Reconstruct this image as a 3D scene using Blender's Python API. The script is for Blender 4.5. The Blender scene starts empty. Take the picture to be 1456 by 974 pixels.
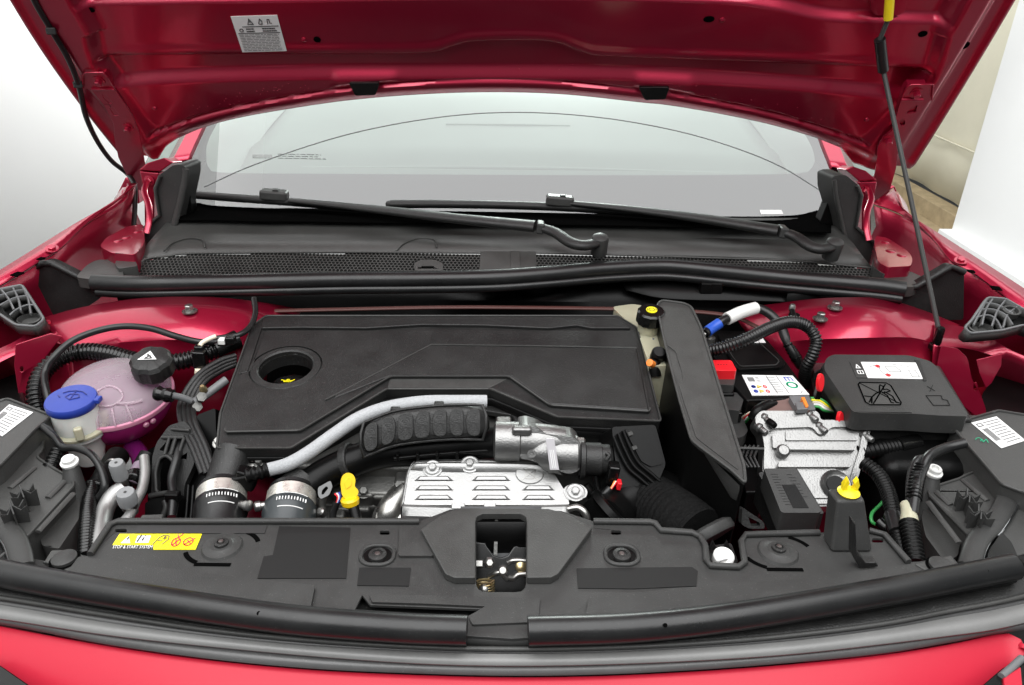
import bpy, bmesh, math, random
from mathutils import Vector, Matrix
from mathutils.geometry import tessellate_polygon
random.seed(7)
scene = bpy.context.scene
# ---------------------------------------------------------------- camera
CAMP = Vector((0.0, 0.0, 1.50)); PITCH = math.radians(27.0); ROLL = math.radians(0.75); FPX = 1051.0
_c, _s = math.cos(PITCH), math.sin(PITCH)
_R0, _U0, FWD = Vector((1, 0, 0)), Vector((0, _s, _c)), Vector((0, _c, -_s))
RGT = _R0*math.cos(ROLL) + _U0*math.sin(ROLL)
UPV = _U0*math.cos(ROLL) - _R0*math.sin(ROLL)
cam_d = bpy.data.cameras.new('camera'); cam = bpy.data.objects.new('camera', cam_d)
scene.collection.objects.link(cam); scene.camera = cam
cam_d.sensor_width = 36.0; cam_d.lens = 36.0*FPX/1456.0; cam_d.clip_start = 0.02; cam_d.clip_end = 100
_m = Matrix((RGT, UPV, -FWD)).transposed().to_4x4(); _m.translation = CAMP; cam.matrix_world = _m
# ---------------------------------------------------------------- world and lamps (white photo booth)
w = bpy.data.worlds.new('World'); scene.world = w; w.use_nodes = True
bg = w.node_tree.nodes['Background']; bg.inputs[0].default_value = (0.93, 0.97, 1.0, 1); bg.inputs[1].default_value = 0.20
def area(name, loc, rot, sx, sy, watts, col=(1, 1, 1)):
    l = bpy.data.lights.new(name, 'AREA'); l.shape = 'RECTANGLE'; l.size = sx; l.size_y = sy; l.energy = watts; l.color = col
    o = bpy.data.objects.new(name, l); scene.collection.objects.link(o); o.location = loc; o.rotation_euler = [math.radians(a) for a in rot]
    return o
area('ceiling_softbox', (0.0, 2.8, 3.3), (0, 0, 0), 4.2, 2.0, 54)
area('front_softbox', (0.0, -0.2, 3.1), (4, 0, 0), 3.6, 3.0, 150)
def aim(o, p): o.rotation_euler = (Vector(p)-o.location).to_track_quat('-Z', 'Y').to_euler()
aim(area('wall_fill', (0.3, 5.6, 2.0), (0, 0, 0), 1.4, 1.2, 185), (-1.9, 2.7, 0.5))  # unseen lamp added behind the bonnet to whiten the left wall
area('wall_fill.001', (1.7, 5.0, 2.8), (0, -55, 0), 0.8, 2.4, 23)  # added lamp out of view that lifts the right curtain and panel
vs = scene.view_settings; vs.view_transform = 'Standard'; vs.look = 'None'; vs.gamma = 1.0; vs.exposure = 0.2
scene.cycles.use_denoising = True
scene.cycles.max_bounces = 8; scene.cycles.transparent_max_bounces = 12
# ---------------------------------------------------------------- pixel rays to real places
def ray(u, v):
    d = FWD + RGT*((u-728.0)/FPX) - UPV*((v-487.0)/FPX)
    return d
def Z(u, v, z):
    d = ray(u, v); return CAMP + d*((z-CAMP.z)/d.z)
def Y(u, v, y):
    d = ray(u, v); return CAMP + d*((y-CAMP.y)/d.y)
def D(u, v, t): return CAMP + ray(u, v)*t
def plane3(a, b, c):
    n = (b-a).cross(c-a).normalized()
    if n.dot(CAMP-a) < 0: n = -n
    return (a, n)
def PL(u, v, pl, off=0.0):
    p, n = pl; d = ray(u, v); return CAMP + d*((p+n*off-CAMP).dot(n)/d.dot(n))
def Zs(pts, z): return [Z(u, v, z) for u, v in pts]
def PLs(pts, pl, off=0.0): return [PL(u, v, pl, off) for u, v in pts]
def zplane(z): return (Vector((0, 0, z)), Vector((0, 0, 1)))
# ---------------------------------------------------------------- materials
MATS = {}
def mat(name, col, rough=0.5, metal=0.0, coat=0.0, bump=0.0, bscale=800.0, var=0.0, vscale=30.0, spec=0.5, trans=0.0, sss=0.0, ior=1.5, rvar=0.0, crough=0.03, emis=None, alpha=1.0):
    m = bpy.data.materials.new(name); m.use_nodes = True; nt = m.node_tree; b = nt.nodes['Principled BSDF']
    b.inputs['Base Color'].default_value = (*col, 1); b.inputs['Roughness'].default_value = rough; b.inputs['Metallic'].default_value = metal
    b.inputs['Coat Weight'].default_value = coat; b.inputs['Coat Roughness'].default_value = crough
    b.inputs['Specular IOR Level'].default_value = spec; b.inputs['IOR'].default_value = ior
    b.inputs['Transmission Weight'].default_value = trans; b.inputs['Alpha'].default_value = alpha
    if sss:
        b.inputs['Subsurface Weight'].default_value = sss; b.inputs['Subsurface Radius'].default_value = (0.02, 0.015, 0.015); b.inputs['Subsurface Scale'].default_value = 0.6
    tc = nt.nodes.new('ShaderNodeTexCoord')
    if bump:
        n = nt.nodes.new('ShaderNodeTexNoise'); n.inputs['Scale'].default_value = bscale; n.inputs['Detail'].default_value = 2
        bp = nt.nodes.new('ShaderNodeBump'); bp.inputs['Strength'].default_value = bump; bp.inputs['Distance'].default_value = 0.0006
        nt.links.new(tc.outputs['Object'], n.inputs['Vector']); nt.links.new(n.outputs['Fac'], bp.inputs['Height']); nt.links.new(bp.outputs['Normal'], b.inputs['Normal'])
    if var or rvar:
        n = nt.nodes.new('ShaderNodeTexNoise'); n.inputs['Scale'].default_value = vscale; n.inputs['Detail'].default_value = 6; n.inputs['Roughness'].default_value = 0.65
        nt.links.new(tc.outputs['Object'], n.inputs['Vector'])
        if var:
            r = nt.nodes.new('ShaderNodeMapRange'); r.inputs[1].default_value = 0.3; r.inputs[2].default_value = 0.7; r.inputs[3].default_value = 1-var; r.inputs[4].default_value = 1+var
            mx = nt.nodes.new('ShaderNodeMix'); mx.data_type = 'RGBA'; mx.blend_type = 'MULTIPLY'; mx.inputs[0].default_value = 1
            mx.inputs[6].default_value = (*col, 1)
            nt.links.new(n.outputs['Fac'], r.inputs[0]); nt.links.new(r.outputs[0], mx.inputs[7]); nt.links.new(mx.outputs[2], b.inputs['Base Color'])
        if rvar:
            r2 = nt.nodes.new('ShaderNodeMapRange'); r2.inputs[1].default_value = 0.3; r2.inputs[2].default_value = 0.7; r2.inputs[3].default_value = max(0.02, rough-rvar); r2.inputs[4].default_value = rough+rvar
            nt.links.new(n.outputs['Fac'], r2.inputs[0]); nt.links.new(r2.outputs[0], b.inputs['Roughness'])
    MATS[name] = m; return m
def dusty(m, film=0.10, speck=0.5, scale=420.0, col=(0.24, 0.235, 0.225)):
    nt = m.node_tree; b = nt.nodes['Principled BSDF']; tc = nt.nodes.new('ShaderNodeTexCoord'); base = b.inputs['Base Color']
    src = base.links[0].from_socket if base.is_linked else None
    n1 = nt.nodes.new('ShaderNodeTexNoise'); n1.inputs['Scale'].default_value = scale; n1.inputs['Detail'].default_value = 1
    r1 = nt.nodes.new('ShaderNodeMapRange'); r1.inputs[1].default_value = 0.70; r1.inputs[2].default_value = 0.76; r1.inputs[4].default_value = speck
    n2 = nt.nodes.new('ShaderNodeTexNoise'); n2.inputs['Scale'].default_value = 11; n2.inputs['Detail'].default_value = 8; n2.inputs['Roughness'].default_value = 0.7
    r2 = nt.nodes.new('ShaderNodeMapRange'); r2.inputs[1].default_value = 0.45; r2.inputs[2].default_value = 0.75; r2.inputs[4].default_value = film
    mx = nt.nodes.new('ShaderNodeMath'); mx.operation = 'MAXIMUM'
    mix = nt.nodes.new('ShaderNodeMix'); mix.data_type = 'RGBA'; mix.inputs[7].default_value = (*col, 1); mix.inputs[6].default_value = base.default_value
    for n in (n1, n2): nt.links.new(tc.outputs['Object'], n.inputs['Vector'])
    nt.links.new(n1.outputs['Fac'], r1.inputs[0]); nt.links.new(n2.outputs['Fac'], r2.inputs[0])
    nt.links.new(r1.outputs[0], mx.inputs[0]); nt.links.new(r2.outputs[0], mx.inputs[1]); nt.links.new(mx.outputs[0], mix.inputs[0])
    if src: nt.links.new(src, mix.inputs[6])
    nt.links.new(mix.outputs[2], base)
def red_paint(name, base, metal):
    m = mat(name, base, 0.34, metal, coat=0.9, crough=0.13)
    nt = m.node_tree; b = nt.nodes['Principled BSDF']
    tc = nt.nodes.new('ShaderNodeTexCoord'); v = nt.nodes.new('ShaderNodeTexVoronoi'); v.inputs['Scale'].default_value = 2600
    bp = nt.nodes.new('ShaderNodeBump'); bp.inputs['Strength'].default_value = 0.12; bp.inputs['Distance'].default_value = 0.0002
    nt.links.new(tc.outputs['Object'], v.inputs['Vector']); nt.links.new(v.outputs['Color'], bp.inputs['Height']); nt.links.new(bp.outputs['Normal'], b.inputs['Normal'])
    n = nt.nodes.new('ShaderNodeTexNoise'); n.inputs['Scale'].default_value = 9; n.inputs['Detail'].default_value = 5
    b2 = nt.nodes.new('ShaderNodeBump'); b2.inputs['Strength'].default_value = 0.06; b2.inputs['Distance'].default_value = 0.004
    nt.links.new(tc.outputs['Object'], n.inputs['Vector']); nt.links.new(n.outputs['Fac'], b2.inputs['Height']); b2.inputs['Strength'].default_value = 0.012; nt.links.new(b2.outputs['Normal'], b.inputs['Coat Normal'])
    return m
RED = red_paint('red_paint', (0.41, 0.009, 0.044), 0.68)
RED_LIT = red_paint('lit_red_paint', (0.44, 0.016, 0.036), 0.0); RED_LIT.node_tree.nodes['Principled BSDF'].inputs['Coat Weight'].default_value = 0.06; RED_LIT.node_tree.nodes['Principled BSDF'].inputs['Specular IOR Level'].default_value = 0.22; RED_LIT.node_tree.nodes['Principled BSDF'].inputs['Coat Roughness'].default_value = 0.22  # copy of the body red with the bumper's full light put into its colour
PL1 = mat('black_plastic', (0.034, 0.034, 0.0333), 0.44, bump=0.5, bscale=900, var=0.14, vscale=14, rvar=0.07, spec=0.3)
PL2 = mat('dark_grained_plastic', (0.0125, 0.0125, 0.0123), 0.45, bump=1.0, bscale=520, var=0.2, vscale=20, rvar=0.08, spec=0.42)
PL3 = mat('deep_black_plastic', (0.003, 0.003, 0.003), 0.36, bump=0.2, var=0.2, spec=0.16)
PLG = mat('grey_black_plastic', (0.044, 0.044, 0.0425), 0.42, bump=0.5, bscale=700, var=0.10, vscale=22, rvar=0.10, spec=0.36)
COWL = mat('weathered_cowl_plastic', (0.045, 0.045, 0.043), 0.42, bump=0.5, bscale=900, var=0.16, vscale=10, rvar=0.12, spec=0.4)
RUB = mat('black_rubber', (0.0085, 0.0087, 0.009), 0.32, bump=0.15, bscale=300, rvar=0.06, vscale=12, spec=0.4)
GLO = mat('gloss_black', (0.004, 0.004, 0.004), 0.20, rvar=0.05, spec=0.4)
TRIM = mat('satin_grey_trim', (0.155, 0.155, 0.152), 0.40, var=0.12, vscale=7, rvar=0.1, bump=0.2, bscale=600)
TRIMD = mat('satin_dark_trim', (0.085, 0.085, 0.085), 0.38, var=0.12, vscale=9, rvar=0.08, bump=0.2, bscale=600)
ALU = mat('stamped_aluminium', (0.36, 0.36, 0.355), 0.46, 0.9, var=0.05, vscale=26, rvar=0.08, bump=0.5, bscale=500)
CAST = mat('cast_aluminium', (0.235, 0.234, 0.23), 0.38, 0.9, bump=0.8, bscale=420, var=0.06, vscale=40, rvar=0.08)
CASTD = mat('dark_cast_metal', (0.11, 0.11, 0.105), 0.45, 0.75, bump=0.9, bscale=260, var=0.3, vscale=30)
STEEL = mat('steel', (0.36, 0.355, 0.34), 0.32, 0.95, var=0.12, vscale=60, rvar=0.1)
CLAMP = mat('bright_band_steel', (0.74, 0.72, 0.66), 0.30, 0.75, var=0.1, vscale=80, rvar=0.1)
BRASS = mat('yellow_zinc', (0.55, 0.44, 0.24), 0.3, 0.9)
CHROME = mat('chrome', (0.45, 0.46, 0.47), 0.12, 1.0)
WHITE = mat('white_plastic', (0.74, 0.74, 0.72), 0.42)
CREAM = mat('translucent_cream_plastic', (0.40, 0.385, 0.28), 0.32, sss=0.5, var=0.05, vscale=20)
MILK = mat('milky_plastic', (0.74, 0.74, 0.71), 0.30, sss=0.5, var=0.04)
PINK = mat('pale_pink_tank_plastic', (0.82, 0.70, 0.76), 0.20, trans=0.72, var=0.06, vscale=16, ior=1.12, spec=0.9)
MAG = mat('magenta_tank_plastic', (0.50, 0.03, 0.22), 0.22, trans=0.4, var=0.15, vscale=12, ior=1.15, spec=0.9)
PURP = mat('purple_coolant_plastic', (0.10, 0.006, 0.07), 0.18, coat=0.4)
SEAMP = mat('pink_seam_plastic', (0.60, 0.25, 0.36), 0.22, sss=0.3, coat=0.3)
BLUE = mat('blue_cap_plastic', (0.018, 0.042, 0.29), 0.38, var=0.06)
BLUET = mat('blue_tape', (0.02, 0.09, 0.50), 0.4)
YEL = mat('yellow_plastic', (0.80, 0.52, 0.005), 0.35)
YELS = mat('yellow_sticker', (0.86, 0.76, 0.01), 0.4)
YELR = mat('yellow_grip', (0.85, 0.66, 0.01), 0.45)
REDP = mat('red_plastic', (0.70, 0.012, 0.02), 0.35)
ORA = mat('orange_plastic', (0.80, 0.22, 0.03), 0.4)
BROWN = mat('brown_plastic', (0.16, 0.10, 0.09), 0.5, var=0.1)
GREYP = mat('grey_plastic', (0.13, 0.133, 0.137), 0.45, var=0.08)
GREYV = mat('grey_valve_plastic', (0.21, 0.215, 0.22), 0.5)
PAPER = mat('label_paper', (0.80, 0.80, 0.79), 0.45)
INK = mat('black_ink', (0.03, 0.03, 0.03), 0.5)
INKG = mat('grey_ink', (0.22, 0.22, 0.22), 0.5)
INKR = mat('red_ink', (0.75, 0.06, 0.07), 0.5)
INKB = mat('blue_ink', (0.05, 0.08, 0.45), 0.5)
INKY = mat('ochre_ink', (0.65, 0.48, 0.08), 0.5)
INKN = mat('green_ink', (0.0, 0.45, 0.22), 0.5)
GRN = mat('green_wire', (0.03, 0.26, 0.06), 0.4)
WIRE = mat('pale_wire', (0.75, 0.66, 0.52), 0.45)
FABR = mat('grey_braid', (0.36, 0.37, 0.38), 0.6, bump=1.0, bscale=700, var=0.14, vscale=300)
FABD = mat('black_fabric_duct', (0.006, 0.006, 0.006), 0.8, bump=1.0, bscale=500, var=0.9, vscale=420, spec=0.08)
BRAID = mat('black_braid', (0.010, 0.010, 0.010), 0.38, bump=1.0, bscale=900, var=0.4, vscale=500)
VOID = mat('void_black', (0.0025, 0.0025, 0.0025), 0.9, spec=0.0)  # flat black painting the dark inside holes and gaps; also the gutter's colour
WALLM = mat('white_wall_paint', (0.86, 0.87, 0.86), 0.7, var=0.015, vscale=1.5)
TARP = mat('cream_tarp', (0.76, 0.73, 0.58), 0.6, var=0.05, vscale=2.2, bump=0.6, bscale=9)
FLOORM = mat('grey_mat_floor', (0.15, 0.15, 0.15), 0.75, var=0.2, vscale=30, bump=0.5, bscale=200)
WOODM = mat('pale_wood', (0.42, 0.33, 0.20), 0.65, var=0.2, vscale=14)
for _m, _f, _s in ((PL1, 0.03, 0.16), (PL2, 0.025, 0.18), (PLG, 0.02, 0.16), (COWL, 0.06, 0.2), (RUB, 0.03, 0.08), (TRIM, 0.10, 0.3), (TRIMD, 0.08, 0.3), (CASTD, 0.2, 0.3)): dusty(_m, _f, _s)
# ---------------------------------------------------------------- object bookkeeping
COL = scene.collection
WLOC = {}
def link(name, me, m, parent=None):
    o = bpy.data.objects.new(name, me); COL.objects.link(o)
    if m is not None and len(me.materials) == 0: me.materials.append(m)
    if parent is not None: o.parent = parent
    return o
def thing(name, label, cat, group=None):
    o = bpy.data.objects.new(name, None); COL.objects.link(o); o.empty_display_size = 0.02
    o['label'] = label; o['category'] = cat
    if group: o['group'] = group
    return o
def tag(o, label, cat, group=None):
    o['label'] = label; o['category'] = cat
    if group: o['group'] = group
    return o
def mesh(name, verts, faces, m, parent=None, smooth=35, bev=0.0, seg=2, thick=0.0, toff=-1.0, sub=0):
    me = bpy.data.meshes.new(name); me.from_pydata([tuple(v) for v in verts], [], faces)
    bm = bmesh.new(); bm.from_mesh(me); bmesh.ops.remove_doubles(bm, verts=bm.verts, dist=1e-6)
    bmesh.ops.dissolve_degenerate(bm, dist=1e-6, edges=bm.edges)
    if not thick: bmesh.ops.recalc_face_normals(bm, faces=bm.faces)
    bm.to_mesh(me); bm.free()
    if smooth:
        for p in me.polygons: p.use_smooth = True
        me.set_sharp_from_angle(angle=math.radians(smooth))
    o = link(name, me, m, parent)
    if sub:
        s = o.modifiers.new('sub', 'SUBSURF'); s.levels = sub; s.render_levels = sub
    if thick:
        s = o.modifiers.new('thick', 'SOLIDIFY'); s.thickness = thick; s.offset = toff
    if bev:
        b = o.modifiers.new('bev', 'BEVEL'); b.width = bev; b.segments = seg; b.limit_method = 'ANGLE'; b.angle_limit = math.radians(40); b.harden_normals = True
    return o
def fillet(pts, r, n=4):
    """round the corners of a closed polygon (2D tuples or Vectors)"""
    out = []; N = len(pts); V = [Vector(p) for p in pts]
    for i in range(N):
        a, b, c = V[i-1], V[i], V[(i+1) % N]
        la, lc = (a-b).length, (c-b).length
        d = min(r, la*0.45, lc*0.45)
        p0 = b+(a-b)*(d/la); p2 = b+(c-b)*(d/lc)
        for k in range(n+1):
            t = k/n; out.append(p0*(1-t)**2 + b*2*t*(1-t) + p2*t*t)
    return out
def F(pts, r, n=4): return [tuple(p) for p in fillet(pts, r, n)]
def plate(name, pts, ext, m, parent=None, holes=(), bev=0.0, seg=2, smooth=35, taper=1.0):
    """solid prism: outline of coplanar points, extruded by vector ext"""
    loops = [[Vector(p) for p in pts]] + [[Vector(p) for p in h] for h in holes]
    flat = [p for l in loops for p in l]; n = len(flat)
    tris = tessellate_polygon(loops)
    cen = sum(loops[0], Vector())/len(loops[0])
    bot = [cen+(p-cen)*taper+ext for p in flat]
    faces = [tuple(t) for t in tris] + [tuple(i+n for i in reversed(t)) for t in tris]
    o = 0
    for l in loops:
        k = len(l)
        for i in range(k):
            j = (i+1) % k; faces.append((o+i, o+j, o+n+j, o+n+i))
        o += k
    ob = mesh(name, flat+bot, faces, m, parent, smooth, bev, seg)
    return ob
def slab(name, pix, z, depth, m, parent=None, holes=(), bev=0.0, r=0, seg=2, taper=1.0):
    if r: pix = F(pix, r)
    return plate(name, Zs(pix, z), Vector((0, 0, -depth)), m, parent, [Zs(h, z) for h in holes], bev, seg, taper=taper)
def slabp(name, pix, pl, depth, m, parent=None, holes=(), bev=0.0, r=0, off=0.0, seg=2, ext=None, taper=1.0):
    if r: pix = F(pix, r)
    return plate(name, PLs(pix, pl, off), (pl[1]*-depth if ext is None else ext), m, parent, [PLs(h, pl, off) for h in holes], bev, seg, taper=taper)
def cr(pts, n):
    """Catmull-Rom through points, n samples per span"""
    P = [Vector(p) for p in pts]; P = [P[0]*2-P[1]] + P + [P[-1]*2-P[-2]]; out = []
    for i in range(1, len(P)-2):
        a, b, c, d = P[i-1:i+3]
        for k in range(n):
            t = k/n; out.append(0.5*((2*b)+(c-a)*t+(2*a-5*b+4*c-d)*t*t+(3*b-a-3*c+d)*t**3))
    out.append(P[-2]); return out
def resample(poly, n):
    L = [0.0]
    for i in range(1, len(poly)): L.append(L[-1]+(poly[i]-poly[i-1]).length)
    out = []; j = 0
    for k in range(n):
        s = L[-1]*k/(n-1)
        while j < len(L)-2 and L[j+1] < s: j += 1
        d = L[j+1]-L[j]; t = (s-L[j])/d if d else 0
        out.append(poly[j].lerp(poly[j+1], min(1, max(0, t))))
    return out
def tube(name, pts, r, m, parent=None, sides=12, n=8, corr=0.0, pitch=0.004, caps=True, rf=None, flat=1.0, straight=False, fup=Vector((0, 0, 1))):
    path = [Vector(p) for p in pts] if straight else cr(pts, n)
    if corr:
        L = sum((path[i+1]-path[i]).length for i in range(len(path)-1)); path = resample(path, max(8, int(L/pitch)*4+1))
    V, Fc = [], []; N = len(path); up = None
    for i, p in enumerate(path):
        t = (path[min(i+1, N-1)]-path[max(i-1, 0)]).normalized()
        if up is None:
            up = fup if abs(t.dot(fup)) < 0.95 else Vector((0, 1, 0))
        up = (up-t*up.dot(t)).normalized(); sd = t.cross(up)
        rr = r*(rf(i/(N-1)) if rf else 1.0)
        if corr: rr += corr*(1 if (i % 4) in (1, 2) else -0.6)
        for k in range(sides):
            a = 2*math.pi*k/sides; V.append(p+sd*(math.cos(a)*rr)+up*(math.sin(a)*rr*flat))
    for i in range(N-1):
        for k in range(sides):
            k2 = (k+1) % sides; Fc.append((i*sides+k, i*sides+k2, (i+1)*sides+k2, (i+1)*sides+k))
    if caps: Fc.append(tuple(range(sides-1, -1, -1))); Fc.append(tuple((N-1)*sides+k for k in range(sides)))
    return mesh(name, V, Fc, m, parent, 60)
def frame(axis):
    a = Vector(axis).normalized(); x = Vector((1, 0, 0)) if abs(a.x) < 0.9 else Vector((0, 1, 0))
    x = (x-a*x.dot(a)).normalized(); return x, a.cross(x), a
def lathe(name, prof, org, axis, m, parent=None, seg=24, smooth=35, lobes=None, sx=1.0, sy=1.0, caps=True):
    """profile [(radius, height)] turned about axis; lobes(angle)->radius factor"""
    X, Yv, A = frame(axis); org = Vector(org); V, Fc = [], []
    for r, h in prof:
        for k in range(seg):
            a = 2*math.pi*k/seg; q = r*(lobes(a) if lobes else 1)
            V.append(org+A*h+X*(math.cos(a)*q*sx)+Yv*(math.sin(a)*q*sy))
    for i in range(len(prof)-1):
        for k in range(seg):
            k2 = (k+1) % seg; Fc.append((i*seg+k, i*seg+k2, (i+1)*seg+k2, (i+1)*seg+k))
    if caps and prof[0][0] > 1e-5: Fc.append(tuple(range(seg-1, -1, -1)))
    if caps and prof[-1][0] > 1e-5: Fc.append(tuple((len(prof)-1)*seg+k for k in range(seg)))
    return mesh(name, V, Fc, m, parent, smooth)
def loft(name, rows, n, m, parent=None, thick=0.004, k=6, smooth=40, bev=0.0, toff=-1.0, straight=False, face=None):
    """sheet through rows of points, each row resampled to n points; given thickness"""
    R = [resample([Vector(p) for p in r] if straight else cr(r, k), n) for r in rows]
    V = [p for r in R for p in r]; Fc = []
    for i in range(len(R)-1):
        for j in range(n-1): Fc.append((i*n+j, i*n+j+1, (i+1)*n+j+1, (i+1)*n+j))
    f = Fc[len(Fc)//2]; nn = (V[f[1]]-V[f[0]]).cross(V[f[3]]-V[f[0]])
    if nn.dot((face if face is not None else CAMP-V[f[0]])) < 0: Fc = [tuple(reversed(q)) for q in Fc]
    return mesh(name, V, Fc, m, parent, smooth, bev, 2, thick, toff)
def box(name, c, size, m, parent=None, rot=(0, 0, 0), bev=0.002, seg=2):
    E = Matrix.Rotation(math.radians(rot[2]), 3, 'Z') @ Matrix.Rotation(math.radians(rot[1]), 3, 'Y') @ Matrix.Rotation(math.radians(rot[0]), 3, 'X')
    V = []
    for sz in (-.5, .5):
        for sx, sy in ((-.5, -.5), (.5, -.5), (.5, .5), (-.5, .5)):
            V.append(Vector(c)+E@Vector((sx*size[0], sy*size[1], sz*size[2])))
    return mesh(name, V, [(3, 2, 1, 0), (4, 5, 6, 7), (0, 1, 5, 4), (1, 2, 6, 5), (2, 3, 7, 6), (3, 0, 4, 7)], m, parent, 35, bev, seg)
def circ(c, r, nrm, n=24, sy=1.0):
    X, Yv, A = frame(nrm); return [Vector(c)+X*(math.cos(2*math.pi*k/n)*r)+Yv*(math.sin(2*math.pi*k/n)*r*sy) for k in range(n)]
def pcirc(u, v, ru, rv, n=24): return [(u+ru*math.cos(2*math.pi*k/n), v+rv*math.sin(2*math.pi*k/n)) for k in range(n)]
UPZ = Vector((0, 0, 1))
def bolt(name, c, axis, r, m, parent, hexh=None, washer=1.55):
    h = hexh or r*0.9
    b = lathe(name, [(r*washer, 0), (r*washer, r*0.25), (r*1.15, r*0.3)], Vector(c), axis, m, parent, 18)
    lathe('head', [(r, 0.0), (r, h*0.85), (r*0.82, h)], Vector(c)+Vector(axis).normalized()*(r*0.28), axis, m, b, 6, 20)
    return b
def bil(q, s, t): return q[0].lerp(q[1], s).lerp(q[3].lerp(q[2], s), t)
def strokes(name, quad, polys, wdt, m, parent, off=0.0004, nrm=None, h=0.0004):
    """thin printed or embossed lines on a four-cornered patch; polys of (s,t) in 0..1, t down"""
    q = [Vector(p) for p in quad]; n = nrm if nrm is not None else (q[1]-q[0]).cross(q[3]-q[0]).normalized()
    if n.dot(CAMP-q[0]) < 0: n = -n
    V, Fc = [], []
    for pl in polys:
        ww = wdt
        if isinstance(pl[0], (int, float)): ww = pl[0]; pl = pl[1]
        P = [bil(q, s, t)+n*off for s, t in pl]
        for i in range(len(P)-1):
            a, b = P[i], P[i+1]; d = b-a
            if d.length < 1e-7: continue
            d.normalize(); sd = d.cross(n)*(ww/2); b0 = len(V); e = d*(ww*0.3 if len(P) > 2 else 0)
            V += [a-sd-e, b-sd+e, b+sd+e, a+sd-e]; V += [p+n*h for p in V[b0:b0+4]]
            Fc += [(b0, b0+1, b0+2, b0+3), (b0+7, b0+6, b0+5, b0+4), (b0, b0+4, b0+5, b0+1), (b0+1, b0+5, b0+6, b0+2), (b0+2, b0+6, b0+7, b0+3), (b0+3, b0+7, b0+4, b0)]
    me = bpy.data.meshes.new(name); me.from_pydata([tuple(v) for v in V], [], Fc)
    bm = bmesh.new(); bm.from_mesh(me); bmesh.ops.recalc_face_normals(bm, faces=bm.faces); bm.to_mesh(me); bm.free()
    return link(name, me, m, parent)
def arc2(cs, ct, rs, rt, a0, a1, n=14): return [(cs+rs*math.cos(math.radians(a0+(a1-a0)*k/n)), ct+rt*math.sin(math.radians(a0+(a1-a0)*k/n))) for k in range(n+1)]
def lettering(name, body, quad, m, parent, off=0.0006, h=0.0003):
    """real letters, fitted into a four-cornered patch (t down)"""
    cu = bpy.data.curves.new(name, 'FONT'); cu.body = body; cu.size = 1.0; cu.resolution_u = 2
    tmp = bpy.data.objects.new(name, cu); COL.objects.link(tmp); dg = bpy.context.evaluated_depsgraph_get(); dg.update()
    me = bpy.data.meshes.new_from_object(tmp.evaluated_get(dg)); bpy.data.objects.remove(tmp)
    xs = [v.co.x for v in me.vertices]; ys = [v.co.y for v in me.vertices]; x0, x1, y0, y1 = min(xs), max(xs), min(ys), max(ys)
    q = [Vector(p) for p in quad]; n = (q[1]-q[0]).cross(q[3]-q[0]).normalized()
    if n.dot(CAMP-q[0]) < 0: n = -n
    for v in me.vertices: v.co = bil(q, (v.co.x-x0)/(x1-x0), 1-(v.co.y-y0)/(y1-y0))+n*off
    me.materials.clear(); return link(name, me, m, parent)
def textlines(s0, s1, t0, t1, rows, seed, dens=0.8):
    rnd = random.Random(seed); out = []
    for i in range(rows):
        t = t0+(t1-t0)*(i+0.5)/rows; s = s0
        end = s1-(s1-s0)*rnd.random()*(1-dens)
        while s < end:
            l = (s1-s0)*rnd.uniform(0.05, 0.16); e = min(end, s+l); out.append([(s, t), (e, t)]); s = e+(s1-s0)*0.025
    return out
# ================================================================ the setting
fl = mesh('floor', [(-6, -3, 0), (6, -3, 0), (6, 9, 0), (-6, 9, 0)], [(0, 1, 2, 3)], FLOORM, thick=0.05); fl['kind'] = 'structure'
wl = mesh('wall_left', [(-1.9, -3, 0), (-1.9, 9, 0), (-1.9, 9, 4), (-1.9, -3, 4)], [(0, 1, 2, 3)], WALLM, thick=0.1); wl['kind'] = 'structure'
wb = mesh('wall_back', [(-1.9, 8, 0), (3.6, 8, 0), (3.6, 8, 4), (-1.9, 8, 4)], [(0, 1, 2, 3)], WALLM, thick=0.1); wb['kind'] = 'structure'
cur = thing('backdrop_curtain', 'cream tarpaulin hung as a backdrop behind the bonnet stay', 'curtain')
rows = []
for k in range(15):
    z = 0.16+3.4*k/14
    rows.append([(2.86+0.025*math.sin(y*5.3+z*0.7)+0.018*math.sin(y*11+1.3*z)+0.012*math.sin(z*6+y), y, z) for y in [0.5+7.4*i/60 for i in range(61)]])
loft('fabric', rows, 120, TARP, cur, 0.004, k=2, face=Vector((-1, 0, 0)))
tube('hem', [(2.855, 3.2, 0.52), (2.858, 4.6, 0.50), (2.855, 6.2, 0.53)], 0.006, TARP, cur, n=10)
bm_ = thing('timber_sill', 'pale timber sill along the foot of the cream tarpaulin', 'timber')
box('board', (2.80, 4.6, 0.075), (0.12, 5.6, 0.15), WOODM, bm_, bev=0.006)
box('plank', (2.66, 4.6, 0.02), (0.16, 5.6, 0.04), WOODM, bm_, bev=0.004)
wp = thing('white_partition', 'plain white panel standing in front of the cream tarpaulin', 'panel')
box('panel', (2.70, 2.55, 1.6), (0.05, 3.6, 3.1), WALLM, wp, bev=0.004)
box('plinth', (2.665, 2.55, 0.05), (0.13, 3.62, 0.10), WALLM, wp, bev=0.006)

BROWNRED = mat('dull_brown_red', (0.07, 0.022, 0.018), 0.55)  # darker and duller brown-red than the body paint
# ================================================================ the car body (red painted shell)
body = thing('red_car', 'red painted car shell round the open engine bay', 'car')
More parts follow.
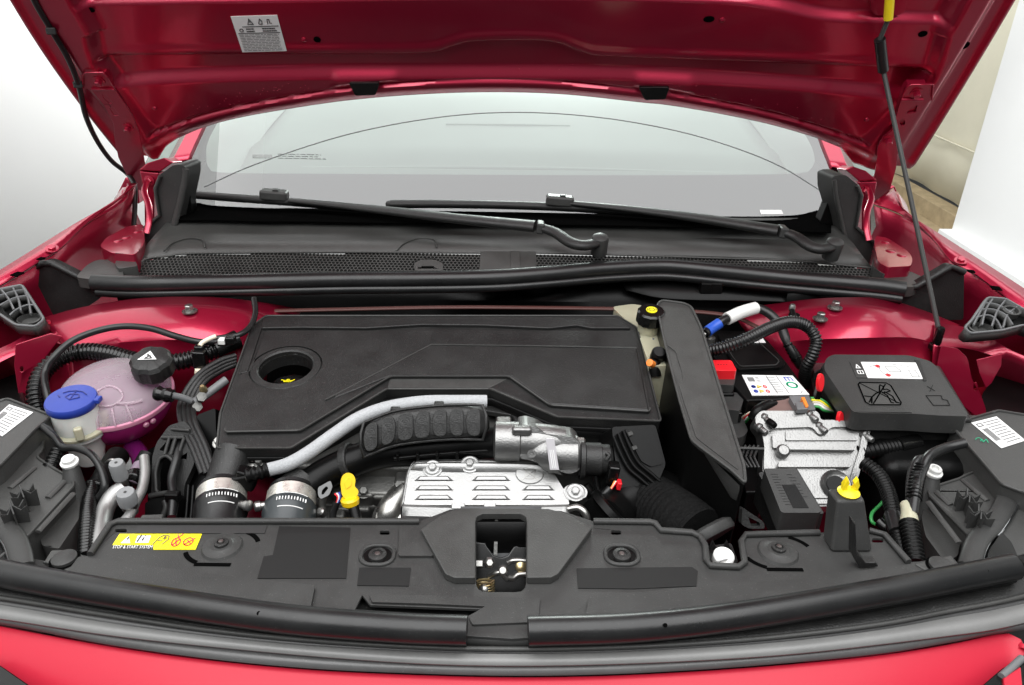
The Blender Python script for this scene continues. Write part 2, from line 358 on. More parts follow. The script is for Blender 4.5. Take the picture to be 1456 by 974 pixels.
# fender rails with flange, holes and the shadowed inner side
def fender(side):
    if side < 0:
        fl_ = [(0, 391), (106, 322), (120, 322), (84, 343), (89, 354), (58, 372), (0, 408), (-90, 462), (-90, 446)]
        outer = [(-230, 528), (-90, 440), (0, 386), (106, 320), (171, 283), (181, 262)]
        inn = [(-230, 556), (-90, 462), (0, 408), (58, 372), (89, 352), (120, 322), (168, 288), (196, 262)]
        z0, z1 = 0.985, 1.06
    else:
        fl_ = [(1322, 337), (1342, 342), (1384, 378), (1388, 390), (1456, 444), (1540, 510), (1540, 480), (1456, 416), (1337, 337)]
        outer = [(1680, 572), (1540, 470), (1456, 412), (1337, 335), (1285, 300), (1270, 268)]
        inn = [(1680, 622), (1540, 510), (1456, 444), (1388, 392), (1352, 372), (1322, 337), (1280, 305), (1240, 290)]
        z0, z1 = 0.985, 1.06
    def zz(v): return z0+(z1-z0)*max(-0.8, min(1.2, (410-v)/140.0))
    o3 = [Z(u, v, zz(v)) for u, v in outer]; i3 = [Z(u, v, zz(v)-0.004) for u, v in inn]
    fp = plane3(Z(*outer[2], zz(outer[2][1])), Z(*outer[3], zz(outer[3][1])), Z(*inn[2], zz(inn[2][1])-0.004))
    loft('fender_flange', [[p+Vector((0, 0, 0.0025)) for p in o3], [p+Vector((0, 0, 0.0025)) for p in i3]], 40, RED, body, 0.003, k=4, face=Vector((0, 0, 1)))
    for (u, v, a) in (((24, 389, 1.0), (58, 367, 0.7), (-30, 420, 1.0)) if side < 0 else ((1416, 409, 1.0), (1381, 385, 0.7))):
        c = Z(u, v, zz(v)+0.0035)
        plate('flange_hole', [c+Vector((x*a, y*a, 0)) for x, y in ((-0.009, -0.006), (0.006, -0.011), (0.010, 0.006), (-0.005, 0.011))], Vector((0, 0, -0.002)), VOID, body)
    # outer fender skin, curling down outside
    ox = [p+Vector((side*0.035, 0, -0.03)) for p in o3]; ox2 = [p+Vector((side*0.07, 0, -0.14)) for p in o3]; ox3 = [p+Vector((side*0.08, 0, -0.45)) for p in o3]
    loft('fender_skin', [[p+Vector((-side*0.004, 0, -0.006)) for p in o3], [p+Vector((side*0.012, 0, -0.007)) for p in o3], ox, ox2, ox3], 40, RED, body, 0.002, face=Vector((side, 0, 0.3)))
    # inner side wall below the flange
    lo = [p+Vector((side*0.02, 0, -0.05)) for p in i3]; lo2 = [p+Vector((-side*0.01, 0, -0.20)) for p in i3]; lo3 = [p+Vector((-side*0.03, 0, -0.45)) for p in i3]
    loft('inner_wing', [[p+Vector((side*0.004, 0, -0.004)) for p in i3], lo, lo2, lo3], 40, RED, body, 0.002, face=Vector((-side, 0, 0)))
    return fp
fpl = fender(-1); fpr = fender(1)
for (u, v), fp in (((74, 354), fpl), ((1366, 371), fpr)):
    bolt('bolt', Z(u, v, 0.985+0.075*(410-v)/140.0+0.001), fp[1], 0.0075, RED, body, 0.005)
# strut towers
def tower(L):
    # rows of (u, v, z) from the cowl forward and down
    loft('strut_tower', [[Z(*p) for p in r] for r in L], 40, RED, body, 0.003, k=8)
tower([[(60, 452, .93), (120, 436, .945), (200, 424, .955), (290, 422, .955), (360, 428, .94), (430, 440, .90)],
       [(70, 468, .925), (130, 452, .94), (200, 440, .95), (290, 440, .95), (355, 447, .935), (420, 458, .895)],
       [(85, 486, .915), (140, 478, .925), (210, 464, .938), (290, 464, .94), (345, 474, .925), (400, 486, .885)],
       [(95, 496, .908), (150, 489, .915), (215, 484, .922), (285, 484, .922), (340, 492, .912), (390, 502, .875)],
       [(97, 503, .900), (152, 497, .905), (217, 493, .909), (285, 493, .909), (340, 500, .900), (385, 508, .865)],
       [(98, 530, .868), (155, 524, .872), (219, 520, .875), (285, 520, .875), (338, 526, .868), (380, 534, .840)],
       [(100, 640, .75), (158, 640, .75), (222, 640, .74), (285, 640, .74), (335, 645, .73), (370, 650, .72)]])
tower([[(1040, 440, .90), (1100, 432, .935), (1170, 424, .955), (1250, 424, .955), (1310, 440, .94), (1365, 462, .92)],
       [(1050, 458, .895), (1105, 450, .93), (1170, 441, .948), (1248, 440, .95), (1305, 452, .935), (1350, 470, .915)],
       [(1065, 478, .885), (1112, 468, .92), (1172, 462, .935), (1246, 456, .946), (1300, 464, .93), (1338, 480, .91)],
       [(1080, 495, .875), (1120, 486, .91), (1175, 482, .920), (1245, 480, .924), (1296, 480, .92), (1330, 488, .905)],
       [(1085, 502, .868), (1122, 493, .902), (1176, 489, .908), (1244, 488, .912), (1295, 487, .91), (1328, 494, .898)],
       [(1090, 530, .835), (1124, 522, .865), (1178, 516, .875), (1243, 514, .878), (1294, 513, .876), (1326, 518, .866)],
       [(1100, 640, .72), (1130, 640, .73), (1180, 640, .74), (1243, 640, .74), (1294, 640, .75), (1326, 640, .75)]])
for u, v, z in ((270, 439, .951), (1166, 450, .944), (1187, 434, .952)):
    bolt('bolt', Z(u, v+4, z), UPZ, 0.0075, STEEL, body, 0.011, 1.75)
# aprons beside the towers, above the headlamps
sl = [[(-60, 520, .90), (20, 486, .915), (60, 460, .925), (100, 452, .93)], [(-60, 545, .88), (20, 505, .90), (62, 486, .913), (98, 492, .91)],
      [(-60, 600, .77), (18, 550, .80), (62, 530, .83), (100, 524, .865)], [(-60, 760, .62), (16, 680, .66), (62, 650, .70), (102, 640, .73)]]
loft('apron', [[Z(*p) for p in r] for r in sl], 24, RED, body, 0.003)
sr = [[(1520, 530, .90), (1440, 500, .91), (1390, 470, .925), (1330, 458, .93)], [(1520, 550, .88), (1430, 512, .89), (1376, 496, .905), (1328, 492, .91)],
      [(1520, 610, .74), (1412, 570, .76), (1368, 545, .80), (1326, 525, .86)], [(1520, 770, .60), (1405, 700, .64), (1362, 670, .68), (1324, 650, .72)]]
loft('apron', [[Z(*p) for p in r] for r in sr], 24, RED, body, 0.003)
# curved bracket web standing on the right apron
wpl = (Z(1360, 560, 0.86), Vector((-0.45, -0.85, 0.12)).normalized())
slabp('bracket_web', F([(1338, 492), (1362, 496), (1376, 510), (1382, 540), (1394, 560), (1402, 582), (1402, 600), (1386, 590), (1350, 560), (1330, 530)], 5), wpl, 0.004, RED, body, holes=[pcirc(1387, 550, 3.2, 6)], off=0.01, bev=0.001)
slabp('gusset', [(1388, 512), (1424, 503), (1424, 520), (1410, 545), (1402, 552), (1392, 530)], wpl, 0.004, RED, body, off=0.02, bev=0.001)
slabp('gusset', [(22, 490), (40, 484), (72, 474), (88, 478), (62, 512), (36, 560), (26, 560), (20, 520)], (Z(50, 520, .88), Vector((0.4, -0.9, 0.1)).normalized()), 0.004, RED, body, off=0.008, bev=0.001, holes=[pcirc(31, 525, 2.5, 4)])
tube('press_line', [Z(50, 498, .902), Z(62, 486, .912), Z(82, 474, .922)], 0.005, RED, body)
# longitudinal rails low down, left and right, and the wheel arch skins that show between the pipes
for s in (-1, 1):
    loft('side_rail', [[(s*0.60, 0.60, 0.70), (s*0.60, 1.10, 0.72)], [(s*0.52, 0.60, 0.69), (s*0.52, 1.10, 0.71)], [(s*0.42, 0.62, 0.62), (s*0.42, 1.10, 0.64)], [(s*0.40, 0.62, 0.45), (s*0.40, 1.10, 0.45)]], 12, RED, body, 0.004, straight=True, face=Vector((-s, 0, 1)))
slab('shade_panel', F([(1396, 560), (1420, 528), (1470, 520), (1520, 560), (1520, 640), (1440, 600), (1400, 600)], 5), .84, 0.02, PL3, body, bev=0.004)  # black panel added to stand for the shade round the bracket
slab('shade_panel', F([(-60, 530), (0, 520), (24, 530), (36, 570), (30, 600), (-60, 600)], 5), .84, 0.02, PL3, body, bev=0.004)  # matching black panel put in as shade on the left apron
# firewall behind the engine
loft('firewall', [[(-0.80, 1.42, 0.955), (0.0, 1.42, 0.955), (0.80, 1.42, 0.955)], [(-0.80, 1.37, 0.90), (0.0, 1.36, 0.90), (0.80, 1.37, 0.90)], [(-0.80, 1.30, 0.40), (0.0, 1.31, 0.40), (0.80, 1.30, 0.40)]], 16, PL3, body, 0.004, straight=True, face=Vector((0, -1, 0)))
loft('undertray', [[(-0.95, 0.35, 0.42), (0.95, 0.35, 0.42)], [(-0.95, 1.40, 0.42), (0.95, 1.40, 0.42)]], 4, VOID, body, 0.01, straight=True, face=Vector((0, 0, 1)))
tube('bulkhead_rail', [Z(250, 446, .915), Z(480, 440, .92), Z(700, 437, .92), Z(1000, 444, .92), Z(1090, 470, .91)], 0.006, BROWNRED, body, flat=0.5)
# painted ledges by the hinges
slab('hinge_ledge', F([(141, 350), (150, 338), (180, 322), (204, 318), (206, 345), (192, 362), (160, 360)], 5), 1.0, 0.05, RED, body, bev=0.004)
slab('hinge_ledge', F([(1243, 348), (1244, 335), (1262, 338), (1290, 356), (1298, 366), (1296, 378), (1262, 380), (1248, 372)], 5), 1.0, 0.05, RED, body, bev=0.004)
for u, v in ((180, 338), (168, 343), (196, 330), (1258, 345), (1266, 358), (1282, 364)):
    lathe('press_dimple', [(0.011, 0), (0.009, 0.002), (0.005, 0.003), (0.0, 0.003)], Z(u, v, 0.999), UPZ, RED, body, 16)
for s, u, v in ((-1, 208, 290), (1, 1236, 300)):
    tube('seam_flange', [Y(u-s*2, v-35, 1.60), Y(u+s*3, v-18, 1.56), Y(u-s*3, v+2, 1.52), Y(u-s*4, v+22, 1.49), Y(u+s*14*0-s*-0, v+42, 1.47)], 0.0065, RED, body, flat=0.45, n=6)
# A pillars and hinge posts
def post(pts, y):
    plate('hinge_post', [Y(u, v, y) for u, v in pts], Vector((0, 0.05, 0)), RED, body, bev=0.004)
post([(197, 243), (226, 246), (226, 262), (219, 276), (219, 330), (205, 340), (204, 270)], 1.605)
post([(1219, 258), (1248, 258), (1245, 275), (1238, 285), (1240, 345), (1226, 330), (1226, 280)], 1.605)
plate('hinge_cap', [Y(u, v, 1.60) for u, v in ((196, 242), (208, 232), (234, 224), (246, 231), (228, 244))], Vector((0, 0.05, -0.01)), RED, body, bev=0.003)
plate('hinge_cap', [Y(u, v, 1.60) for u, v in ((1202, 241), (1212, 236), (1232, 243), (1248, 256), (1222, 258))], Vector((0, 0.05, -0.01)), RED, body, bev=0.003)
for u, v in ((212, 257), (1231, 272)): bolt('bolt', Y(u, v, 1.602), (0, -1, 0.1), 0.0075, RED, body)
# door mirrors seen as dark slivers behind the bonnet corners
for s, u, v in ((-1, 240, 204), (1, 1210, 222)):
    lathe('mirror_foot', [(0.0, 0), (0.02, 0.01), (0.03, 0.04), (0.03, 0.07), (0.0, 0.09)], Y(u, v, 1.95), (s, 0.3, 0), GLO, body, 16)
for s, u, v in ((-1, 178, 256), (1, 1285, 300)):
    pts = [(160, 288), (178, 252), (196, 266), (198, 290)] if s < 0 else [(1262, 268), (1272, 264), (1286, 296), (1262, 296)]
    plate('fender_corner', [Y(a, b, 1.70) for a, b in pts], Vector((0, 0.03, 0)), RED, body, bev=0.003)

# ================================================================ bonnet
HY, HZ, HA = 1.66, 1.10, math.radians(52)
BU = Vector((0, -math.cos(HA), math.sin(HA))); BN = Vector((0, -math.sin(HA), -math.cos(HA)))
BP = (Vector((0, HY, HZ)), BN)
bon = thing('bonnet', 'raised red bonnet seen from its painted underside', 'bonnet')
def uL(v): return 21+0.583*v+0.00058*v*v*(1 if v > 0 else 0)
def uR(v): return 1437-0.575*v-0.00012*v*v*(1 if v > 0 else 0)
bot = [(uL(222)-4, 221), (166, 224), (226, 223), (236, 208), (252, 197), (292, 179), (343, 165), (420, 152), (500, 141), (600, 133), (700, 130), (800, 133), (906, 144), (980, 153), (1080, 172), (1159, 194), (1196, 210), (1213, 232), (1244, 238), (uR(237)-1, 238)]
bs = [((u-uL(v))/(uR(v)-uL(v)), v) for u, v in bot]; bs[0] = (0.0, bs[0][1]); bs[-1] = (1.0, bs[-1][1])
bs = bs[:4]+[(p.x, p.y/1000) for p in cr([Vector((a, b*1000, 0)) for a, b in bs[4:-4]], 8)]+bs[-4:]
def vb(s):
    for i in range(len(bs)-1):
        if bs[i][0] <= s <= bs[i+1][0]+1e-9:
            d = bs[i+1][0]-bs[i][0]; return bs[i][1]+(bs[i+1][1]-bs[i][1])*((s-bs[i][0])/d if d > 1e-9 else 0)
    return bs[-1][1]
def sm(a, b, x):
    t = max(0.0, min(1.0, (x-a)/(b-a))); return t*t*(3-2*t)
def pw(x, P):
    if x <= P[0][0]: return P[0][1]
    for i in range(len(P)-1):
        if x <= P[i+1][0]: return P[i][1]+(P[i+1][1]-P[i][1])*(x-P[i][0])/(P[i+1][0]-P[i][0])
    return P[-1][1]
GRV = [(100, 80), (340, 78), (590, 77), (640, 68), (676, 60), (780, 60), (830, 76), (870, 82), (1100, 90), (1340, 100)]
LED = [(150, 112), (230, 104), (420, 98), (600, 97), (860, 98), (1060, 108), (1200, 119), (1300, 130)]
HEM = [(150, 208), (203, 190), (292, 160), (380, 140), (494, 122), (600, 113), (700, 110), (800, 113), (906, 124), (956, 129), (1100, 158), (1231, 199), (1300, 220)]
TOP = [(0, 10), (300, 5), (700, 0), (1000, 4), (1100, 14), (1180, 30), (1300, 34), (1500, 40)]
LS = [(-450, -150), (0, 104), (30, 116), (76, 128), (110, 150), (200, 215)]
RS = [(-450, 1620), (0, 1372), (40, 1352), (100, 1332), (140, 1296), (200, 1240)]
def _dense(P): return [(p.x, p.y) for p in cr([Vector((a, b, 0)) for a, b in P], 10)]
GRV, LED, HEM, TOP, LS, RS = [_dense(P) for P in (GRV, LED, HEM, TOP, LS, RS)]
def relief(u, v):
    d = 0.0
    g = pw(u, GRV); l = pw(u, LED); h = pw(u, HEM); tp = pw(u, TOP)
    ins = sm(0, 26, u-pw(v, LS))*sm(0, 26, pw(v, RS)-u)
    d += -0.016*(1-sm(tp-10, tp, v))*ins                              # beam at the front, bright step
    d += -0.009*sm(g-3, g+3, v)*ins + 0.002*math.exp(-((v-g+8)/6.0)**2)*ins
    d += 0.016*sm(l-2, l+13, v)*ins                                   # ledge
    for (c, wd) in ((520, 52), (944, 48)):                            # two pressed pads by the rubber buffers
        d += 0.0045*sm(l+1, l+11, v)*sm(wd, wd-14, abs(u-c))*(1-sm(h-10, h-2, v)) if abs(u-c) < wd else 0
    d += -0.006*sm(h-3, h, v)*ins + 0.009*sm(h, h+3, v)*ins           # hem seam
    d += -0.010*sm(h+6, h+26, v)
    d += 0.018*(1-ins)                                                # side rails
    el = u-uL(v); er = uR(v)-u
    d += -0.012*(1-sm(26, 40, el)) - 0.012*(1-sm(26, 40, er)) + 0.006*(1-sm(2, 12, el)) + 0.006*(1-sm(2, 12, er))
    return d
NS, vtop = 320, -60
wv = [-460, -380, -300, -230, -160, -110]
V, Fc = [], []; nr = 0
allr = [('v', x) for x in wv]+[('w', i/150.0) for i in range(151)]
for kind, x in allr:
    for j in range(NS):
        s = j/(NS-1)
        v = x if kind == 'v' else vtop+(vb(s)-vtop)*x
        u = uL(v)+(uR(v)-uL(v))*s
        V.append(PL(u, v, BP)+BN*(relief(u, v) if kind == 'w' else -0.012*(1 if 0.12 < s < 0.88 else -0.6)))
    nr += 1
for i in range(nr-1):
    for j in range(NS-1): Fc.append((i*NS+j, i*NS+j+1, (i+1)*NS+j+1, (i+1)*NS+j))
a_, b_, c_ = V[Fc[9000][0]], V[Fc[9000][1]], V[Fc[9000][3]]
if (b_-a_).cross(c_-a_).dot(BN) < 0: Fc = [tuple(reversed(f)) for f in Fc]
mesh('inner_panel', V, Fc, RED, bon, 50, thick=0.02)
def onb(u, v, off=0.0): return PL(u, v, BP)+BN*(relief(u, v)+off)
# holes (dark plugs set into the panel), dimples and studs
for u, v, a, b in ((130, 12, 4.2, 3.2), (451, 56, 4, 4), (1008, 27, 6, 4), (1312, 48, 5, 4), (1370, 56, 4, 5)):
    lathe('hole', [(0.0065*a/4, 0), (0.0065*a/4, 0.0008), (0.0052*a/4, 0.001), (0.0, 0.001)], onb(u, v, 0.0002), BN, VOID, bon, 18, sy=b/a)
for u, v in ((432, 56), (1027, 28), (221, 150), (1231, 166)):
    lathe('stud', [(0.0048, 0), (0.0045, 0.002), (0.002, 0.0035), (0, 0.0035)], onb(u, v), BN, RED, bon, 14)
# sealer spatter along the rear hem
for i in range(60):
    u = random.choice((random.uniform(255, 480), random.uniform(700, 1190))); v = pw(u, HEM)-random.uniform(5, 20)
    lathe('sealer_drop', [(0.0011, -0.0004), (0.0008, 0.0008), (0, 0.001)], onb(u, v), BN, RED, bon, 6)
# paper label with its small print
lq = [onb(u, v, 0.001) for u, v in ((328, 23), (394, 21), (408, 71), (345, 73))]
ln = BN
plate('paper_label', lq, BN*-0.0008, PAPER, bon)
pr = textlines(0.06, 0.94, 0.48, 0.97, 11, 3, 0.95)
strokes('small_print', lq, pr, 0.0010, INKG, bon)
strokes('printed_symbols', lq, [[(0.32, 0.22), (0.37, 0.07), (0.44, 0.22), (0.32, 0.22)], [(0.375, 0.12), (0.378, 0.18)], [(0.56, 0.2), (0.60, 0.08), (0.64, 0.14), (0.63, 0.22), (0.57, 0.22), (0.56, 0.2)],
        [(0.75, 0.22), (0.76, 0.10), (0.80, 0.10), (0.80, 0.2), (0.84, 0.2)], [(0.18, 0.28), (0.97, 0.28)], [(0.05, 0.46), (0.97, 0.46)]] + [arc2(0.14, 0.375, 0.04, 0.045, 0, 360, 6)], 0.0012, INK, bon)
strokes('printed_figures', lq, textlines(0.25, 0.44, 0.31, 0.44, 2, 5)+textlines(0.6, 0.93, 0.31, 0.44, 2, 6), 0.0022, INK, bon)
# rubber buffers on the rear edge
for u in (518, 930):
    v0 = pw(u, HEM)-1; q = [(u-22, v0), (u+22, v0), (u+16, v0+17), (u-13, v0+18)]
    c = onb(u, v0+8, 0.006)
    slabp('rubber_buffer', q, (c, BN), 0.012, GLO, bon, bev=0.003, r=3)
# hinge arms bolted to the bonnet
hp = (onb(150, 150, 0.012), BN)
LA = [(117, 106), (121, 103), (146, 103), (152, 108), (163, 126), (176, 145), (190, 168), (199, 192), (203, 215), (207, 240), (208, 262), (205, 273), (186, 266), (178, 245), (168, 224), (163, 200), (161, 175), (146, 148), (130, 129), (118, 125)]
RA = [(1327, 120), (1325, 142), (1312, 152), (1296, 172), (1281, 200), (1277, 218), (1274, 240), (1266, 268), (1258, 286), (1234, 289), (1236, 270), (1244, 247), (1247, 225), (1248, 209), (1256, 195), (1268, 186), (1276, 160), (1282, 140), (1289, 124), (1295, 120)]
SL1 = [F([(146, 134), (150, 134), (160, 147), (156, 148), (148, 141)], 2), F([(155, 153), (161, 153), (170, 164), (163, 165)], 2)]
SR1 = [F([(1305, 149), (1302, 160), (1288, 162), (1294, 155)], 2), pcirc(1283, 174, 4, 5)]
for name, pix, hol, bl in (('hinge_arm', LA, SL1, ((141, 115), (182, 182))), ('hinge_arm', RA, SR1, ((1303, 132), (1263, 199)))):
    pl_ = hp if pix is LA else (onb(1300, 160, 0.012), BN)
    h = slabp(name, pix, pl_, 0.004, RED, bon, holes=hol, bev=0.0012)
    sp = slabp('hinge_spacer', [(sum(p[0] for p in pix)/len(pix)+(p[0]-sum(q[0] for q in pix)/len(pix))*0.8, p[1]) for p in pix if p[1] < 205], pl_, 0.012, RED, h, off=-0.005)
    for u, v in bl: bolt('bolt', PL(u, v, pl_, 0.0), BN, 0.0068, RED, h, 0.009, 1.7)
    e = [PL(u, v, pl_, 0.002) for u, v in (pix[0:4] if pix is LA else pix[0:2]+pix[-2:])]
e = tube('return_lip', [PL(u, v, hp, 0.004) for u, v in ((118, 125), (117, 106), (122, 103), (146, 103), (155, 112), (163, 126))], 0.0016, RED, bon, 6, straight=True)
tube('return_lip', [PL(u, v, (onb(1300, 160, 0.012), BN), 0.004) for u, v in ((1282, 140), (1289, 124), (1296, 120), (1327, 120), (1325, 142))], 0.0016, RED, bon, 6, straight=True)
tube('stiffener', [PL(u, v, hp, 0.002) for u, v in ((131, 127), (163, 127))], 0.003, RED, bon, 6, straight=True)
tube('stiffener', [PL(u, v, (onb(1300, 160, 0.012), BN), 0.002) for u, v in ((1281, 142), (1312, 142))], 0.003, RED, bon, 6, straight=True)
# screen washer hose clipped along the left edge
hose = thing('washer_hose', 'thin black washer hose clipped along the bonnet edge', 'hose')
tube('hose', [PL(28, -60, BP, 0.02), PL(46, -5, BP, 0.02), PL(70, 38, BP, 0.02), PL(96, 82, BP, 0.024), PL(112, 122, BP, 0.024), PL(122, 165, BP, 0.024), PL(138, 200, BP, 0.02), PL(158, 228, BP, 0.016), PL(180, 246, BP, 0.01), Y(191, 262, 1.63), Y(192, 290, 1.60), Y(190, 322, 1.56)], 0.0052, RUB, hose, 10)
for u, v in ((111, 120), (73, 44)):
    c = PL(u, v, BP, 0.024); box('clip', c, (0.016, 0.012, 0.012), PL2, hose, (0, 0, 20), 0.002)

# ================================================================ prop rod
rod = thing('prop_rod', 'grey steel prop rod with yellow grip holding the bonnet up', 'prop rod')
b0 = Z(1335, 470, .935); t0 = PL(1256, 100, BP, 0.05); t1 = PL(1251, 56, BP, 0.035); t2 = PL(1263, 27, BP, 0.026); t3 = PL(1266, -14, BP, 0.012)
mid = b0.lerp(t0, 0.6)
tube('rod', [b0, b0.lerp(t0, 0.04), b0.lerp(t0, 0.5), t0, t1], 0.0042, PLG, rod, 10, n=4)
tube('sleeve', [t0, t0.lerp(t1, 0.5), t1], 0.0095, RUB, rod, 14, n=2)
tube('bent_end', [t1, t1.lerp(t2, 0.12), t2], 0.0042, PLG, rod, 10, n=4)
tube('yellow_grip', [t2, t2.lerp(t3, 0.5), t3], 0.0078, YELR, rod, 12, n=2)
tube('hook', [t3, t3+BU*0.03-BN*0.005, t3+BU*0.04-BN*0.02], 0.0042, GREYP, rod, 8)
pv = lathe('pivot_clip', [(0.006, -0.028), (0.0075, -0.02), (0.0075, 0.004), (0.006, 0.008)], b0+Vector((0, -0.004, 0)), UPZ, GLO, rod, 14)
box('foot', b0+Vector((0, 0, -0.032)), (0.016, 0.016, 0.014), GLO, rod, bev=0.004)
# bracket on the bonnet that takes the hook
slabp('hook_bracket', F([(1240, -40), (1300, -40), (1286, 18), (1276, 22), (1244, 22), (1238, 14)], 5), (onb(1262, -6, 0.012), BN), 0.014, RED, bon, bev=0.004)

# ================================================================ windscreen
ws = thing('windscreen', 'curved windscreen with grey shaded lower band and thin grey arc line', 'windscreen')
def gz(x, y): return 1.015+0.52*(y-1.60)-0.02*x*x
def glassgrid(x0, x1, ya, yb, nx, ny, dz):
    R = []
    for i in range(ny):
        y = ya+(yb-ya)*i/(ny-1); R.append([Vector((x, y+0.06*x*x, gz(x, y)+dz)) for x in [x0+(x1-x0)*j/(nx-1) for j in range(nx)]])
    return R
gm = bpy.data.materials.new('windscreen_glass'); gm.use_nodes = True; nt = gm.node_tree; nt.nodes.clear()
out = nt.nodes.new('ShaderNodeOutputMaterial'); mixs = nt.nodes.new('ShaderNodeMixShader'); tr = nt.nodes.new('ShaderNodeBsdfTransparent'); gl = nt.nodes.new('ShaderNodeBsdfGlossy')
tr.inputs[0].default_value = (0.80, 0.90, 0.85, 1); gl.inputs['Roughness'].default_value = 0.0
fr = nt.nodes.new('ShaderNodeFresnel'); fr.inputs['IOR'].default_value = 2.7
nt.links.new(fr.outputs[0], mixs.inputs[0]); nt.links.new(tr.outputs[0], mixs.inputs[1]); nt.links.new(gl.outputs[0], mixs.inputs[2]); nt.links.new(mixs.outputs[0], out.inputs[0])
g = loft('glass', glassgrid(-0.80, 0.80, 1.58, 2.55, 33, 24, 0.0), 33, gm, ws, 0.0, k=1)
FRIT = mat('black_frit', (0.012, 0.012, 0.013), 0.9, spec=0.0)
# black border under the glass: lower band and two side bands
def gpix(u, v):  # point of the glass seen through a pixel
    t = 1.6
    for _ in range(30):
        p = D(u, v, t); y = p.y-0.06*p.x*p.x; e = p.z-gz(p.x, y); t += e*1.2
    return D(u, v, t)
# A pillars lie flush with the edges of the glass
for s in (-1, 1):
    if s < 0: pa = [(246, 236), (262, 205), (292, 150), (330, 92)]; pb = [(268, 230), (279, 205), (306, 150), (343, 92)]
    else: pa = [(1203, 246), (1192, 215), (1166, 160), (1128, 95)]; pb = [(1182, 240), (1172, 215), (1150, 160), (1114, 95)]
    A = [gpix(u, v)+Vector((0, -0.004, 0.010)) for u, v in pa]; B = [gpix(u, v)+Vector((0, -0.002, 0.006)) for u, v in pb]
    Aout = [p+Vector((s*0.05, 0.03, -0.04)) for p in A]
    loft('a_pillar', [Aout, A, B, [p+Vector((-s*0.003, 0.004, -0.010)) for p in B]], 16, RED, body, 0.003)
lowt = [(292, 224), (296, 236), (310, 243), (400, 244.5), (560, 245.5), (728, 246.5), (900, 247), (1060, 246), (1140, 244), (1154, 238), (1160, 226)]
lowb = [(250, 262), (255, 280), (268, 296), (400, 305), (560, 310), (728, 312), (900, 314), (1060, 314), (1180, 306), (1196, 290), (1202, 270)]
dn = Vector((0, 0.0015, -0.004))
rowsA = [[gpix(u, v)+dn for u, v in lowt], [gpix((a[0]+b[0])/2, (a[1]+b[1])/2)+dn for a, b in zip(lowt, lowb)], [gpix(u, v)+dn for u, v in lowb]]
loft('shaded_band', rowsA, 60, FRIT, ws, 0.002, k=4)
loft('side_band', [[gpix(u, v)+dn for u, v in ((292, 224), (294, 200), (312, 165), (345, 110))], [gpix(u, v)+dn for u, v in ((250, 262), (262, 215), (290, 165), (325, 110))]], 20, FRIT, ws, 0.002)
loft('side_band', [[gpix(u, v)+dn for u, v in ((1160, 226), (1155, 205), (1134, 170), (1098, 115))], [gpix(u, v)+dn for u, v in ((1202, 270), (1185, 222), (1160, 170), (1120, 115))]], 20, FRIT, ws, 0.002)
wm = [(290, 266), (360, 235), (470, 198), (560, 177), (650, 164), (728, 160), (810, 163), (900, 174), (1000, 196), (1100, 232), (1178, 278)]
ARCM = mat('grey_arc_line', (0.20, 0.21, 0.21), 0.7)
tube('thin_arc_line', [gpix(u, v)+Vector((0, 0, 0.0006)) for u, v in wm], 0.0012, ARCM, ws, 5, n=10)  # thin grey arc laid just above the glass
gs = [gpix(u, v)+Vector((0, 0, .001)) for u, v in ((1080, 299), (1111, 299), (1114, 305), (1082, 305))]
plate('screen_sticker', gs, Vector((0, 0, -0.0008)), PAPER, ws)
sq = [gpix(u, v)+Vector((0, 0, .0006)) for u, v in ((357, 216), (468, 218), (470, 229), (358, 227))]
strokes('etched_marks', sq, [[(0.02+0.016*i, 0.35), (0.02+0.016*i, 0.8)] for i in range(16)]+textlines(0.34, 0.98, 0.1, 0.9, 3, 9, 0.7), 0.0014, INKG, ws)
# dashboard and cabin seen through the glass
cab = thing('dashboard', 'dashboard top coloured pale for the bright glass it is seen through', 'dashboard')
DASH = mat('brightened_dash', (0.23, 0.275, 0.25), 0.8, var=0.06, vscale=6)  # brightness of the screen is put into this pale green
for s in (-1, 1):
    loft('door_card', [[(s*0.70, 1.80, 0.99), (s*0.72, 2.2, 1.07), (s*0.74, 2.8, 1.11), (s*0.76, 3.4, 1.15)], [(s*0.86, 1.80, 1.02), (s*0.88, 2.2, 1.12), (s*0.90, 2.8, 1.22), (s*0.90, 3.4, 1.30)], [(s*0.90, 1.80, 1.06), (s*0.92, 2.2, 1.20), (s*0.92, 2.8, 1.42), (s*0.92, 3.4, 1.52)]], 24, DASH, cab, 0.01)
loft('dash_top', [[(-0.72, 1.78, 0.985), (0, 1.72, 1.0), (0.72, 1.78, 0.985)], [(-0.72, 2.05, 1.05), (0, 2.0, 1.07), (0.72, 2.05, 1.05)], [(-0.74, 2.5, 1.09), (0, 2.48, 1.12), (0.74, 2.5, 1.09)], [(-0.76, 3.3, 1.16), (0, 3.3, 1.18), (0.76, 3.3, 1.16)]], 30, DASH, cab, 0.01)
tube('dash_ridge', [(-0.2, 2.2, 1.085), (0.0, 2.19, 1.088), (0.16, 2.2, 1.085)], 0.006, DASH, cab, 8)
tube('dash_ridge', [(-0.55, 1.92, 1.022), (0.0, 1.88, 1.04), (0.55, 1.92, 1.022)], 0.006, DASH, cab, 8)
# ================================================================ cowl panel with honeycomb intake
cowl = thing('scuttle_cover', 'weathered black scuttle cover with honeycomb air intake under the windscreen', 'scuttle')
